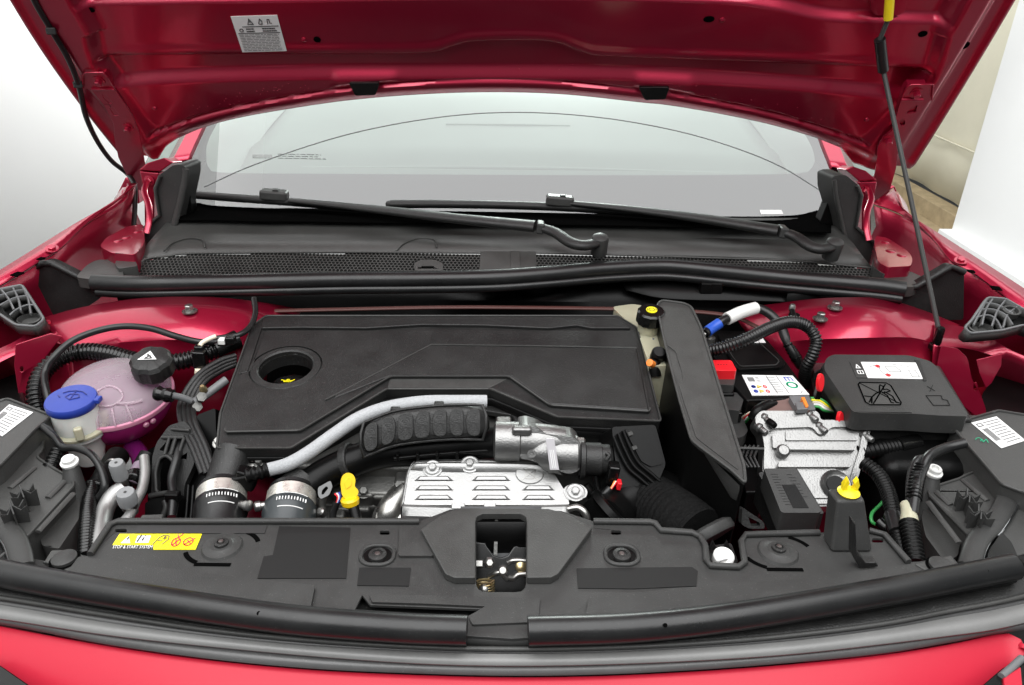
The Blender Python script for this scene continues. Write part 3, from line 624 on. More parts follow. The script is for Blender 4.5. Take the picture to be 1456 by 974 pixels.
# grille surface: front edge z .962, rear edge z .984
def gpl(u, v): return None
GP = plane3(Z(300, 391, .960), Z(1100, 394, .960), Z(700, 361, .986))
loft('rear_trough', [[PL(196, 372, GP), PL(240, 362, GP), PL(290, 359.5, GP), PL(480, 358.5, GP), PL(740, 358, GP), PL(900, 361, GP), PL(1120, 368, GP), PL(1240, 380, GP)],
                     [Z(205, 352, .990), Z(255, 346, .992), Z(300, 343, .992), Z(480, 340, .994), Z(740, 338, .994), Z(900, 340, .994), Z(1120, 346, .992), Z(1225, 362, .990)],
                     [Z(215, 340, .992), Z(262, 331, .994), Z(300, 331, .994), Z(480, 333, .994), Z(740, 334, .994), Z(900, 336, .994), Z(1120, 341, .992), Z(1215, 348, .992)],
                     [Z(240, 312, 1.012), Z(262, 310, 1.013), Z(300, 310, 1.013), Z(480, 313, 1.012), Z(740, 316, 1.012), Z(900, 319, 1.012), Z(1120, 324, 1.012), Z(1195, 326, 1.012)],
                     [Z(245, 296, 1.012), Z(262, 296, 1.012), Z(300, 300, 1.012), Z(480, 304, 1.012), Z(740, 307, 1.012), Z(900, 308, 1.012), Z(1120, 310, 1.012), Z(1195, 306, 1.012)]], 80, COWL, cowl, 0.003, k=6)
# black gutter with wavy top edge against the glass
gut = [(258, 284), (268, 282), (274, 294), (288, 292), (300, 296), (380, 300), (420, 300), (560, 303), (740, 306), (900, 309), (1040, 312), (1130, 310), (1160, 303), (1180, 306)]
gub = [(252, 318), (262, 318), (274, 318), (288, 318), (300, 318), (380, 320), (420, 320), (560, 322), (740, 324), (900, 326), (1040, 330), (1130, 334), (1160, 335), (1182, 336)]
loft('rain_gutter', [[gpix(u, v)+Vector((0, -0.004, 0.008)) for u, v in gut], [Z(u, v-6, 1.018) for u, v in gub]], 90, VOID, cowl, 0.003, k=3)
# drawn-in honeycomb: real holes
def inpoly(x, y, poly):
    c = False; n = len(poly)
    for i in range(n):
        x1, y1 = poly[i]; x2, y2 = poly[(i+1) % n]
        if (y1 > y) != (y2 > y) and x < (x2-x1)*(y-y1)/(y2-y1)+x1: c = not c
    return c
gx = Vector((1, 0, 0)); gn = GP[1]; gy = gn.cross(gx).normalized(); gx = gy.cross(gn).normalized(); go = PL(700, 380, GP)
def to2(p): d = p-go; return (d.dot(gx), d.dot(gy))
def honey(name, pix, excl=(), margin=None):
    poly = [to2(PL(u, v, GP)) for u, v in pix]; ex = [[to2(PL(u, v, GP)) for u, v in e] for e in excl]
    xs = [p[0] for p in poly]; ys = [p[1] for p in poly]; pt = 0.0076; V, Fc = [], []
    R = pt/math.sqrt(3); ro = int((max(ys)-min(ys))/(1.5*R))+3
    for j in range(ro):
        y = min(ys)+1.5*R*(j-1)
        x = min(xs)+(pt/2 if j % 2 else 0)
        while x < max(xs)+pt:
            if inpoly(x, y, poly) and not any(inpoly(x, y, e) for e in ex):
                b = len(V)
                for k in range(6):
                    a = math.radians(60*k+30); V.append(go+gx*(x+R*math.cos(a))+gy*(y+R*math.sin(a)))
                for q, zf in ((0.78, 0), (0.70, -0.010)):
                    for k in range(6):
                        a = math.radians(60*k+30); V.append(go+gx*(x+R*q*math.cos(a))+gy*(y+R*q*math.sin(a))+gn*zf)
                for k in range(6):
                    l = (k+1) % 6; Fc.append((b+k, b+l, b+6+l, b+6+k)); Fc.append((b+6+k, b+6+l, b+12+l, b+12+k))
            x += pt
    o = mesh(name, V, Fc, COWL, cowl, 20); o['kind'] = 'stuff'
    return o
mL = [(178, 396), (203, 371), (240, 365), (280, 361), (480, 360), (690, 361), (684, 392), (400, 394)]
mR = [(758, 361), (882, 364), (1000, 368), (1121, 372), (1240, 382), (1250, 397), (1100, 393), (900, 386), (760, 388)]
exL = F([(590, 386), (588, 374), (600, 369), (618, 369), (630, 374), (630, 386)], 4)
honey('honeycomb', mL, [exL]); honey('honeycomb', mR)
pl_ = (GP[0]-gn*0.02, gn)
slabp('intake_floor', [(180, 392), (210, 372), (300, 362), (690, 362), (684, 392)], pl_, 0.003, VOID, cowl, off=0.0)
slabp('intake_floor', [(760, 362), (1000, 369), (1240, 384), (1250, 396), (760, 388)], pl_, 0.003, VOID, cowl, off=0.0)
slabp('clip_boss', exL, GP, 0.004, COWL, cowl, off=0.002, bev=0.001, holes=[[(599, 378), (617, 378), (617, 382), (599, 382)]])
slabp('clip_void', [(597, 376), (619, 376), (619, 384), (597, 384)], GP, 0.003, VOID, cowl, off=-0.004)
# solid frame round the honeycomb
slabp('cowl_web', [(683, 357), (762, 357), (764, 396), (681, 396)], GP, 0.004, COWL, cowl, off=0.001, bev=0.001)
slabp('moulded_rib', [(726, 356), (739, 356), (740, 394), (726, 394)], GP, 0.003, COWL, cowl, off=0.004, bev=0.0015)
slabp('cowl_web', [(150, 372), (196, 372), (206, 362), (210, 366), (180, 398), (150, 398)], GP, 0.004, COWL, cowl, off=0.001, bev=0.001)
slabp('cowl_web', [(1240, 378), (1262, 384), (1282, 392), (1282, 402), (1250, 400), (1238, 384)], GP, 0.004, COWL, cowl, off=0.001, bev=0.001)
tube('bead', [PL(u, v, GP, 0.001) for u, v in ((182, 394), (204, 370), (240, 364), (280, 360), (480, 358.5), (684, 359.5))], 0.0022, COWL, cowl, 8)
tube('bead', [PL(u, v, GP, 0.001) for u, v in ((762, 359.5), (882, 362.5), (1000, 366.5), (1121, 370.5), (1240, 381))], 0.0022, COWL, cowl, 8)
# half-moon mouldings on the trough
for u in (605, 275):
    tube('moulded_arc', [Z(u-42, 357, .990), Z(u-30, 346, .9935), Z(u-8, 339, .9945), Z(u+12, 341, .9945), Z(u+16, 352, .992)], 0.0016, COWL, cowl, 6)
# raised tabs and grey caps at both ends
slab('end_tab', F([(163, 374), (176, 352), (190, 350), (190, 366), (196, 378), (168, 382)], 3), .985, 0.02, PLG, cowl, bev=0.002)
slab('end_tab', F([(1240, 378), (1242, 364), (1256, 366), (1274, 386), (1256, 390)], 3), .985, 0.02, PLG, cowl, bev=0.002)
for pts in ([(107, 394), (124, 376), (138, 369), (166, 369), (174, 376), (176, 394), (150, 400)], [(1254, 398), (1262, 388), (1278, 384), (1296, 386), (1316, 396), (1300, 408), (1262, 408)]):
    slab('end_cap', F(pts, 6), .978, 0.02, PLG, cowl, bev=0.006, seg=3)

# ---------------------------------------------------------------- tall black side fins at the ends of the cowl
for side, pix, rim in ((-1, [(226, 249), (246, 235), (258, 234), (264, 238), (264, 252), (252, 310), (246, 335), (234, 357), (212, 366), (188, 361), (197, 330), (225, 306), (219, 268)], [(264, 240), (263, 256), (250, 312), (243, 336), (230, 357)]),
                       (1, [(1183, 252), (1192, 249), (1203, 249), (1221, 264), (1227, 277), (1219, 322), (1244, 343), (1251, 374), (1222, 376), (1203, 356), (1194, 310), (1183, 272)], [(1186, 256), (1190, 285), (1200, 330), (1206, 352), (1222, 374)])):
    fin = thing('cowl_side_fin', 'tall black plastic fin at the %s end of the cowl' % ('honeycomb intake, beside the washer hose hinge' if side < 0 else 'cowl next to the prop rod'), 'plastic cover', 'cowl end fins')
    fin['label'] = 'tall black plastic fin beside the hinge with the washer hose' if side < 0 else 'tall black plastic fin beside the hinge behind the prop rod'
    plate('fin', [Y(u, v, 1.50) for u, v in F(pix, 4)], Vector((-side*0.012, 0.05, 0)), PL1, fin, bev=0.004, seg=3)
    tube('rolled_edge', [Y(u, v, 1.496) for u, v in rim], 0.007, PLG, fin, 10, flat=0.6)
    rim2 = [(228, 250), (221, 268), (227, 306), (200, 328), (192, 358)] if side < 0 else [(1219, 264), (1225, 278), (1217, 322), (1242, 344), (1248, 370)]
    tube('rolled_edge', [Y(u, v, 1.496) for u, v in rim2], 0.006, PLG, fin, 10, flat=0.6, straight=True)
    # dark triangle between fin and glass
    tri = [(262, 252), (270, 270), (272, 300), (262, 330), (246, 338)] if side < 0 else [(1184, 270), (1172, 300), (1166, 315), (1176, 340), (1200, 350)]
    plate('glass_corner_gusset', [Y(u, v, 1.53) for u, v in tri], Vector((0, 0.03, 0)), PL3, fin, bev=0.002)

# ---------------------------------------------------------------- rubber seal across the bay
seal = thing('cowl_seal', 'long black rubber bulb seal running across the bay below the cowl', 'seal')
sp = [(134, 402), (200, 404.5), (330, 402), (480, 398.5), (600, 397.5), (700, 395.5), (780, 390), (860, 383), (930, 379.5), (970, 381), (1040, 388), (1128, 397), (1244, 407), (1286, 412)]
tube('bulb', [Z(u, v, .972) for u, v in sp], 0.0165, RUB, seal, 20, n=10)
tube('lower_lip', [Z(u, v+17, .957)+Vector((0, 0.012, 0)) for u, v in sp], 0.0085, RUB, seal, 12, n=10)
loft('carrier_panel', [[Z(u, v+14, .955)+Vector((0, 0.034, 0)) for u, v in sp], [Z(u, v+30, .928)+Vector((0, 0.045, 0)) for u, v in sp]], 60, PL3, seal, 0.004)
loft('drop_panel', [[Z(u, v, .95)+Vector((0, 0.045, 0)) for u, v in ((880, 395), (960, 395), (1120, 404), (1290, 424))], [Z(u, v, .93)+Vector((0, 0.045, 0)) for u, v in ((895, 425), (960, 438), (1120, 442), (1290, 452))]], 30, PL3, seal, 0.004)
for u in (1000, 1015): box('rib_block', Z(u+3, 408, .945), (0.022, 0.02, 0.022), PL3, seal)
lathe('grommet', [(0.03, 0), (0.032, 0.006), (0.024, 0.012), (0.010, 0.014), (0, 0.014)], Z(1140, 425, .935), (0, -1, 0.3), PL3, seal, 20)
# black corner deflectors at both ends of the seal
for side, pix in ((-1, [(37, 386), (58, 373), (72, 373), (130, 402), (145, 412), (143, 424), (99, 453), (66, 453), (38, 420)]), (1, [(1278, 412), (1304, 406), (1352, 378), (1371, 386), (1370, 455), (1329, 455), (1279, 430)])):
    df = thing('corner_deflector', 'black plastic corner deflector between the cowl seal and fender ' + ('above the coolant tank' if side < 0 else 'behind the prop rod foot'), 'plastic cover', 'corner deflectors')
    plate('deflector', [Y(u, v, 1.285) for u, v in F(pix, 5)], Vector((0, 0.02, 0)), PL2, df, bev=0.004, seg=3)
    ed = [(40, 386), (60, 374), (73, 374), (130, 403), (145, 413)] if side < 0 else [(1279, 413), (1304, 407), (1352, 379), (1371, 387)]
    tube('rolled_edge', [Y(u, v, 1.283) for u, v in ed], 0.006, PL2, df, 10, straight=True)

# ================================================================ wipers
def wiper(label, blade, arm, ad, piv, tz):
    wv = thing('windscreen_wiper', label, 'wiper', 'windscreen wipers')
    B = [Z(u, v, z) for u, v, z in blade]
    tube('blade_spine', B, 0.0105, PL2, wv, 10, n=8, flat=0.8)
    tube('rubber_squeegee', [p+Vector((0, 0.012, -0.010)) for p in B], 0.0035, RUB, wv, 6, n=8)
    box('end_clip', B[0], (0.02, 0.014, 0.012), PL1, wv, bev=0.004)
    A = [Z(u, v, z) for u, v, z in arm]
    tube('arm', A, 0.0125, PL2, wv, 12, n=8, flat=0.6, rf=lambda t: 0.7+0.75*t)
    a0 = Z(*ad); ad_ = box('adaptor', a0, (0.06, 0.028, 0.022), PLG, wv, (0, 4, 0), 0.006, 3)
    box('latch_button', a0+Vector((0.006, -0.004, 0.012)), (0.012, 0.012, 0.004), PL1, ad_, bev=0.001)
    pvz = [Z(u, v, z) for u, v, z in piv]
    tube('pivot_arm', pvz, 0.0125, PL2, wv, 14, n=8, flat=0.7, rf=lambda t: 0.95+0.35*math.sin(t*3.14)*0.5)
    e = pvz[-1]
    lathe('pivot_cap', [(0.016, -0.03), (0.017, 0.002), (0.0155, 0.008), (0.010, 0.0115), (0, 0.0125)], e+Vector((0, 0, 0.003)), (0, -0.25, 1), PL1, wv, 20)
    box('hinge_knuckle', pvz[0], (0.016, 0.03, 0.022), PL1, wv, (0, 8, 0), 0.004)
    return wv
wiper('long black wiper whose arm ends in a round cap mid cowl', [(268, 276, 1.033), (330, 281, 1.034), (400, 286, 1.034), (470, 292, 1.032), (560, 300, 1.030), (640, 308, 1.026)],
      [(412, 285, 1.044), (480, 292, 1.044), (560, 301, 1.042), (650, 311, 1.040), (760, 322, 1.036)], (390, 277, 1.048), [(768, 323, 1.035), (790, 331, 1.030), (812, 345, 1.022), (832, 349, 1.020), (853, 344, 1.020)], 1)
wiper('black wiper whose arm ends beside the right cowl fin', [(555, 290, 1.034), (640, 290, 1.036), (740, 292, 1.036), (830, 296, 1.035), (930, 304, 1.031), (1060, 318, 1.025)],
      [(812, 289, 1.046), (900, 298, 1.044), (1000, 311, 1.041), (1106, 328, 1.036)], (796, 285, 1.05), [(1112, 329, 1.035), (1132, 337, 1.030), (1152, 350, 1.022), (1168, 354, 1.020), (1186, 350, 1.020)], 1)

# ================================================================ front: slam panel cover
SZ = 0.88
slam = thing('slam_panel_cover', 'black plastic cover over the front crossmember with bonnet latch opening', 'plastic cover')
so = [(60, 798), (112, 788), (124, 790), (150, 755), (156, 746), (168, 741), (596, 741), (640, 724), (798, 726), (844, 741), (924, 742), (932, 744), (940, 754), (984, 757), (996, 763), (1003, 776), (1004, 796), (1010, 804), (1050, 806), (1059, 800), (1054, 770), (1060, 760), (1165, 757), (1236, 754), (1258, 760), (1292, 799), (1308, 798), (1352, 789), (1372, 812),
      (1250, 842), (1050, 876), (900, 892), (800, 897), (796, 904), (728, 908), (664, 904), (662, 897), (560, 892), (400, 879), (200, 849), (90, 820)]
hl = F([(677, 728), (748, 728), (748, 842), (677, 842)], 14)
def slot(u, v, a, b): return F([(u-a, v-b), (u+a, v-b), (u+a, v+b), (u-a, v+b)], b*0.9, 3)
h1 = [hl, slot(547, 757, 7, 3), slot(876, 757, 7, 3), slot(172, 754, 8, 2.6), slot(1248, 768, 8, 3)]
trough = [(505, 866), (515, 846), (526, 860), (684, 866), (664, 876)]
h1.append(trough)
slab('cover', so, SZ, 0.004, PL1, slam, holes=h1, bev=0.0012)
# rolled rear edge of the cover
ed = [(128, 788), (150, 755), (156, 746), (168, 741), (380, 741), (596, 741)]
tube('rear_lip', [Z(u, v, SZ+0.003) for u, v in ed], 0.004, PL1, slam, 8, straight=True)
tube('rear_lip', [Z(u, v, SZ+0.003) for u, v in ((844, 741), (924, 742), (932, 744), (940, 754), (984, 757), (996, 763), (1003, 776), (1004, 796), (1010, 804), (1050, 806), (1059, 800), (1054, 770), (1060, 760), (1165, 757))], 0.004, PL1, slam, 8, straight=True)
tube('rear_lip', [Z(u, v, SZ+0.003) for u, v in ((1236, 754), (1258, 760), (1292, 799))], 0.004, PL1, slam, 8, straight=True)
loft('rear_skirt', [[Z(u, v, SZ) for u, v in ((140, 775), (168, 741), (596, 741), (844, 741), (924, 742))], [Z(u, v, SZ)+Vector((0, 0.004, -0.08)) for u, v in ((140, 775), (168, 741), (596, 741), (844, 741), (924, 742))]], 40, PL3, slam, 0.003, straight=True, face=Vector((0, 1, 0)))
loft('front_slope', [[Z(u, v, SZ-0.001) for u, v in ((640, 900), (690, 905), (728, 907), (770, 905), (815, 900))], [Z(u, v, .866) for u, v in ((640, 919), (690, 922), (728, 923), (770, 922), (815, 918))]], 20, PL1, slam, 0.003)
# raised tongue round the latch opening: sloping flanks
tg = [(598, 752), (642, 727), (796, 728), (842, 750), (794, 815), (783, 821), (646, 821), (633, 815)]
tgi = [(622, 753), (650, 733), (790, 733), (818, 752), (778, 807), (770, 812), (657, 812), (648, 807)]
hz = Zs(hl, SZ+0.010)
tgo = [(598, 752), (642, 727), (796, 728), (842, 750), (794, 815), (783, 821), (749, 821), (749, 742), (747, 734), (740, 728.6), (686, 728.4), (678, 734), (676, 742), (676, 821), (646, 821), (633, 815)]
slab('latch_tongue', [(598, 752), (626, 733), (642, 726), (656, 722), (780, 723), (796, 727), (812, 733), (842, 750), (794, 815), (783, 821), (749, 821), (749, 742), (747, 734), (740, 730), (686, 730), (678, 734), (676, 742), (676, 821), (646, 821), (633, 815)], SZ+0.010, 0.010, PLG, slam, bev=0.0014, seg=2)
loft('opening_wall', [[Z(u, v, SZ-0.003) for u, v in hl+[hl[0]]], [Z(u, v, SZ-0.003)+Vector((0, 0, -0.02)) for u, v in hl+[hl[0]]]], 60, PL2, slam, 0.0025, straight=True, face=Vector((0, 0, 0))-Z(712, 785, SZ)+Z(712, 700, SZ))
# shallow mouldings
slab('raised_ledge', [(112, 791), (300, 816), (448, 832), (441, 866), (300, 846), (200, 834), (96, 812)], SZ+0.006, 0.006, PL1, slam, bev=0.0025, r=3)
slab('raised_ledge', [(838, 850), (956, 837), (1150, 821), (1310, 800), (1340, 815), (1180, 842), (1000, 866), (832, 878)], SZ+0.006, 0.006, PL1, slam, bev=0.0025, r=3)
slab('raised_ledge', [(525, 845), (700, 848), (768, 850), (765, 884), (672, 888), (666, 876), (690, 862), (600, 858), (529, 856)], SZ+0.003, 0.003, PL1, slam, bev=0.0015, r=2)
slab('recess_step', [(568, 748), (596, 748), (617, 790), (566, 790)], SZ+0.004, 0.004, PL1, slam, bev=0.002, r=4)
slab('trough_floor', [(495, 872), (512, 836), (700, 856), (680, 884)], SZ-0.022, 0.003, PL3, slam)
slab('tab', [(62, 798), (72, 782), (110, 781), (120, 792), (96, 812)], SZ+0.004, 0.005, PLG, slam, bev=0.002)
slab('tab', [(1300, 801), (1353, 789), (1366, 812), (1330, 818)], SZ+0.008, 0.006, PLG, slam, bev=0.002)
for u, v in ((92, 796), (1338, 806)):
    c = Z(u, v, SZ+0.004 if u < 700 else SZ+0.008)
    lathe('fir_tree_clip', [(0.0135, 0), (0.0135, 0.004), (0.012, 0.005), (0, 0.005)], c, UPZ, PL1, slam, 24)
    lathe('clip_gap', [(0.0165, -0.001), (0.0165, 0.0006), (0.0, 0.0006)], c, UPZ, VOID, slam, 24)
def screw(u, v, big):
    c = Z(u, v, SZ)
    if big:
        X = c
        lathe('clip_dome', [(0.024, 0), (0.022, 0.003), (0.014, 0.004), (0.012, 0.0055), (0.0, 0.0055)], c, UPZ, PL1, slam, 28)
        for a0 in (200, 290, 20, 110):
            pts = [c+Vector((0.042*math.cos(math.radians(a0+k*8)), 0.030*math.sin(math.radians(a0+k*8)), 0.0004)) for k in range(6)]
            if a0 in (290, 110): pts = [c+Vector((x*0.001, (-0.029 if a0 == 290 else 0.029), 0.0004)) for x in (-22, -8, 8, 20)]
            tube('clip_slot', pts, 0.0028, VOID, slam, 6, flat=0.3)
        sc = lathe('screw', [(0.0085, 0), (0.008, 0.003), (0.005, 0.0035), (0.005, 0.002), (0, 0.002)], c+Vector((0, 0, 0.0052)), UPZ, PL2, slam, 20)
        lathe('pin', [(0.0032, 0), (0.003, 0.003), (0, 0.0032)], c+Vector((0, 0, 0.007)), UPZ, STEEL, sc, 12)
    else:
        plate('screw_recess', circ(c+Vector((0, 0, 0.0008)), 0.0165, UPZ, 24, 0.85), Vector((0, 0, -0.002)), PL3, slam)
        tube('recess_rim', [c+Vector((0.019*math.cos(a*0.2618)*(1+0.10*abs(math.sin(2*a*0.2618))), 0.016*math.sin(a*0.2618)*(1+0.10*abs(math.sin(2*a*0.2618))), 0.001)) for a in range(25)], 0.0026, PL1, slam, 8, straight=True)
        sc = lathe('screw', [(0.011, 0), (0.0105, 0.002), (0.006, 0.0028), (0.006, 0.0018), (0, 0.0018)], c+Vector((0, 0, 0.0008)), UPZ, PL2, slam, 20)
        lathe('pin', [(0.0034, 0), (0.003, 0.0018), (0, 0.002)], c+Vector((0, 0, 0.002)), UPZ, STEEL, sc, 12)
for a in ((537, 790, 0), (884, 790, 0), (316, 778, 1), (1106, 785, 1)): screw(*a)
# smooth darker patches left on the grained cover
SMO = mat('smooth_black_film', (0.011, 0.011, 0.011), 0.55, spec=0.25)
SMG = mat('smooth_grey_film', (0.026, 0.026, 0.026), 0.5)
for pts, m_ in (([(397, 748), (498, 750), (492, 822), (366, 822), (375, 791), (388, 789)], SMO), ([(511, 807), (584, 807), (581, 833), (508, 832)], SMO), ([(820, 808), (984, 806), (992, 812), (990, 833), (900, 837), (822, 836)], SMO), ([(196, 747), (380, 747), (376, 758), (192, 758)], SMG)):
    slab('smooth_patch', pts, SZ+0.0012, 0.001, m_, slam)
# yellow notice
yq = [(170, 759), (287, 759), (278, 781), (218, 781), (218.5, 774.5), (160, 774.5)]
slab('yellow_notice', yq, SZ+0.0012, 0.001, YELS, slam)
Q = [Z(u, v, SZ+0.0012) for u, v in ((170, 758.5), (287, 758.5), (278, 781), (158, 781))]
tri_ = slab('warning_triangle', [(171.5, 772), (183.5, 761.5), (185, 772)], SZ+0.0016, 0.0006, PAPER, slam)
strokes('triangle_mark', Q, [[(0.145, 0.25), (0.135, 0.45)], [(0.133, 0.5), (0.131, 0.54)]], 0.0012, INK, slam, 0.0012)
slab('manual_symbol', [(196, 761.5), (214.5, 761.5), (211, 771.5), (192, 771.5)], SZ+0.0016, 0.0006, PAPER, slam)
strokes('manual_lines', Q, [[(0.285, 0.12), (0.268, 0.58)], [(0.33, 0.3), (0.32, 0.5)], [(0.335, 0.16), (0.333, 0.2)]], 0.0014, INK, slam, 0.0012)
strokes('key_symbol', Q, [[(0.47, 0.72), (0.51, 0.3), (0.55, 0.16), (0.62, 0.18), (0.63, 0.4), (0.58, 0.72)], [(0.51, 0.5), (0.56, 0.5)], arc2(0.58, 0.32, 0.012, 0.08, 0, 360, 8)], 0.0010, BROWN, slam, 0.0008)
strokes('prohibition_symbols', Q, [arc2(0.735, 0.58, 0.05, 0.26, 0, 360, 18), [(0.70, 0.78), (0.77, 0.38)], [(0.72, 0.4), (0.75, 0.75)], [(0.72, 0.1), (0.74, 0.3), (0.78, 0.08)], arc2(0.88, 0.55, 0.055, 0.24, 0, 360, 18), [(0.84, 0.75), (0.95, 0.32)], [(0.86, 0.45), (0.91, 0.65)]], 0.0013, INKR, slam, 0.0008)
lettering('stop_start_lettering', 'STOP & START SYSTEM', [Z(u, v, SZ+0.001) for u, v in ((161.5, 775.6), (217.5, 775.6), (216, 780), (160, 780))], PAPER, slam, 0.0004)
# moulded tower with yellow bonnet buffer
tb = [Z(u, v, SZ) for u, v in ((1169, 764), (1234, 758), (1240, 786), (1182, 786))]
tt = [Z(u, v, .942) for u, v in ((1176, 694), (1219, 693), (1230, 711), (1191, 712))]
mesh('tower', tb+tt, [(0, 1, 2, 3), (4, 5, 6, 7), (0, 1, 5, 4), (1, 2, 6, 5), (2, 3, 7, 6), (3, 0, 4, 7)], PL1, slam, 35, 0.004, 3)
fr_ = [Z(1211, 783, SZ), Z(1215, 738, .916), Z(1220, 760, .905), Z(1224, 786, .887), Z(1246, 800, SZ+0.001), Z(1238, 806, SZ), Z(1218, 806, SZ)]
plate('tower_fin', [Y(u, v, .648) for u, v in ((1212, 790), (1213, 741), (1217, 746), (1219, 785), (1231, 800), (1246, 800), (1250, 806), (1222, 808))], Vector((0, 0.012, 0)), PL2, slam, bev=0.0015)
yc = Z(1206, 702, .942)
lathe('yellow_clip_base', [(0.0, 0.0), (0.011, 0.0), (0.013, 0.003), (0.008, 0.007), (0, 0.008)], yc, UPZ, YELR, slam, 18)
for s in (-1, 1):
    plate('yellow_clip_prong', [yc+Vector((s*x, -0.003, z)) for x, z in ((0.002, 0.004), (0.0085, 0.004), (0.010, 0.014), (0.006, 0.024), (0.0025, 0.017), (0.0045, 0.012))], Vector((0, 0.007, 0)), YELR, slam, bev=0.001)
# ---------------------------------------------------------------- latch inside the opening
lat = thing('bonnet_latch', 'zinc plated bonnet latch with coil spring inside the cover opening', 'latch')
loft('backplate', [[Z(655, 720, .85), Z(770, 720, .85)], [Z(655, 765, .842), Z(770, 765, .842)], [Z(655, 860, .78), Z(770, 860, .78)]], 6, GREYP, lat, 0.003, straight=True)
bp = (Z(712, 790, .842), Vector((0, -0.75, 0.66)).normalized())
slabp('striker_plate', [(672, 770), (690, 772), (694, 779), (702, 790), (712, 793), (722, 790), (730, 778), (735, 776), (740, 778), (752, 778), (752, 850), (672, 850)], bp, 0.003, GLO, lat, bev=0.0015)
slabp('upright_rib', [(704, 733), (708, 733), (707, 790), (702, 790)], bp, 0.004, CASTD, lat, off=-0.01)
def lw(name, pts, r, m): tube(name, [PL(u, v, bp, o_) for u, v, o_ in pts], r, m, lat, 10, n=6)
lw('catch_lever', [(722, 800, .006), (730, 797, .008), (742, 797, .008), (752, 798, .008)], 0.0032, STEEL)
lw('pawl', [(724, 822, .006), (730, 822, .009), (737, 817, .01), (748, 816, .01)], 0.0034, STEEL)
lw('link', [(694, 820, .004), (703, 816, .008), (712, 814, .009), (718, 820, .007), (722, 824, .005)], 0.0030, STEEL)
box('pivot_block', PL(681, 802, bp, 0.006), (0.010, 0.008, 0.012), STEEL, lat, (40, 0, 0), 0.001)
lathe('pivot_nut', [(0.007, 0), (0.007, 0.005), (0.004, 0.007), (0, 0.007)], PL(695, 800, bp, 0.003), (0.2, -0.7, 0.7), STEEL, lat, 6, 20)
lathe('pivot_nut', [(0.006, 0), (0.006, 0.005), (0.004, 0.007), (0, 0.007)], PL(715, 811, bp, 0.006), (0, -0.7, 0.7), STEEL, lat, 14)
lathe('pivot_nut', [(0.007, 0), (0.007, 0.006), (0.004, 0.008), (0, 0.008)], PL(741, 806, bp, 0.004), (0, -0.7, 0.7), BRASS, lat, 14)
sp_ = [PL(690, 830, bp, 0.008)+Vector((0.011*math.cos(a*0.785), -0.005*math.sin(a*0.785), -0.0011*a*0.5+0.006)) for a in range(34)]
tube('coil_spring', sp_, 0.0013, BRASS, lat, 6, straight=True)
lathe('spring_pin', [(0.006, 0), (0.006, 0.008), (0.003, 0.010), (0, 0.010)], PL(688, 838, bp, 0.004), (0, -0.7, 0.7), STEEL, lat, 12)
lathe('rubber_plug', [(0.005, 0), (0.005, 0.003), (0, 0.004)], Z(725, 738, .848), (0, -0.4, 0.9), GLO, lat, 14)
# small white disc stop in the notch of the cover
ws_ = thing('white_stop_disc', 'small white disc stop sitting in the notch of the front cover', 'stop')
slab('carrier', F([(1006, 776), (1040, 772), (1050, 800), (1010, 803)], 4), .862, 0.03, PL2, ws_, bev=0.002)
lathe('disc', [(0.0125, 0), (0.0125, 0.010), (0.011, 0.012), (0, 0.012)], Z(1027, 797, .868), (0, -0.25, 1), WHITE, ws_, 22)
box('slot', Z(1027, 797, .8802), (0.014, 0.0018, 0.001), INKG, ws_, (0, 0, 20), 0.0)
for u in (1014, 1034): plate('lug', [Z(u-6, 782, .866), Z(u, 770, .882), Z(u+6, 782, .866)], Vector((0, 0.004, 0)), PL2, ws_)
# ---------------------------------------------------------------- rubber seals along the front edge
for nm, pts, tailr in (('black rubber strip along the front edge, on the washer filler side', [(-60, 801), (0, 814), (60, 826), (200, 850), (400, 879), (560, 892), (664, 896)], 0), ('black rubber strip along the front edge, on the battery side', [(751, 897), (900, 892), (1050, 876), (1250, 843), (1350, 824), (1441, 806)], 1)):
    fs = thing('front_edge_seal', nm, 'seal', 'front edge seals')
    tube('bulb', [Z(u, v, .891) for u, v in pts], 0.0148, RUB, fs, 18, n=10)
    for u, v in (((368, 872),) if not tailr else ((946, 889), (1403, 812))):
        lathe('vent_hole', [(0.0022, 0), (0.0022, 0.0006), (0, 0.0006)], D(u, v, Z(u, v, .888).y*0+((Z(u, v, .891)-CAMP).length/ray(u, v).length)-0.0152), -ray(u, v), VOID, fs, 12)
    tube('base_lip', [Z(u, v+16, .874) for u, v in pts], 0.0055, RUB, fs, 10, n=10)
# ---------------------------------------------------------------- bumper: dark trim bands and red skin
bum = thing('front_bumper', 'red front bumper top edge with layered dark grey trim bands', 'bumper')
us = [-120, 0, 150, 300, 450, 600, 728, 860, 1000, 1130, 1256, 1350, 1420, 1500]
L0 = [822, 838, 866, 889, 904, 913, 916, 914, 907, 896, 880, 862, 848, 830]
L1 = [836, 850, 874, 896, 911, 920, 923, 921, 914, 903, 887, 869, 856, 838]
L2 = [846, 860, 885, 905, 919, 927, 930, 928, 921, 911, 895, 878, 866, 848]
L3 = [862, 879, 902, 919, 933, 943, 946, 944, 938, 929, 915, 903, 893, 874]
L4 = [873, 888, 916, 937, 951, 958, 961, 959, 952, 942, 929, 914, 901, 890]
def rowz(L, z, dy=0.0): return [Z(u, v, z)+Vector((0, dy, 0)) for u, v in zip(us, L)]
loft('inner_channel', [[p+Vector((0, 0.05, 0)) for p in rowz(L0, .868)], rowz(L0, .868), rowz(L1, .866)], 80, PL2, bum, 0.004)
tube('channel_lip', rowz(L1, .868), 0.0028, PLG, bum, 8)
loft('dark_band', [rowz(L1, .864), rowz(L2, .862)], 80, TRIMD, bum, 0.004)
loft('light_band', [rowz(L2, .8665), rowz(L3, .8625)], 80, TRIM, bum, 0.004)
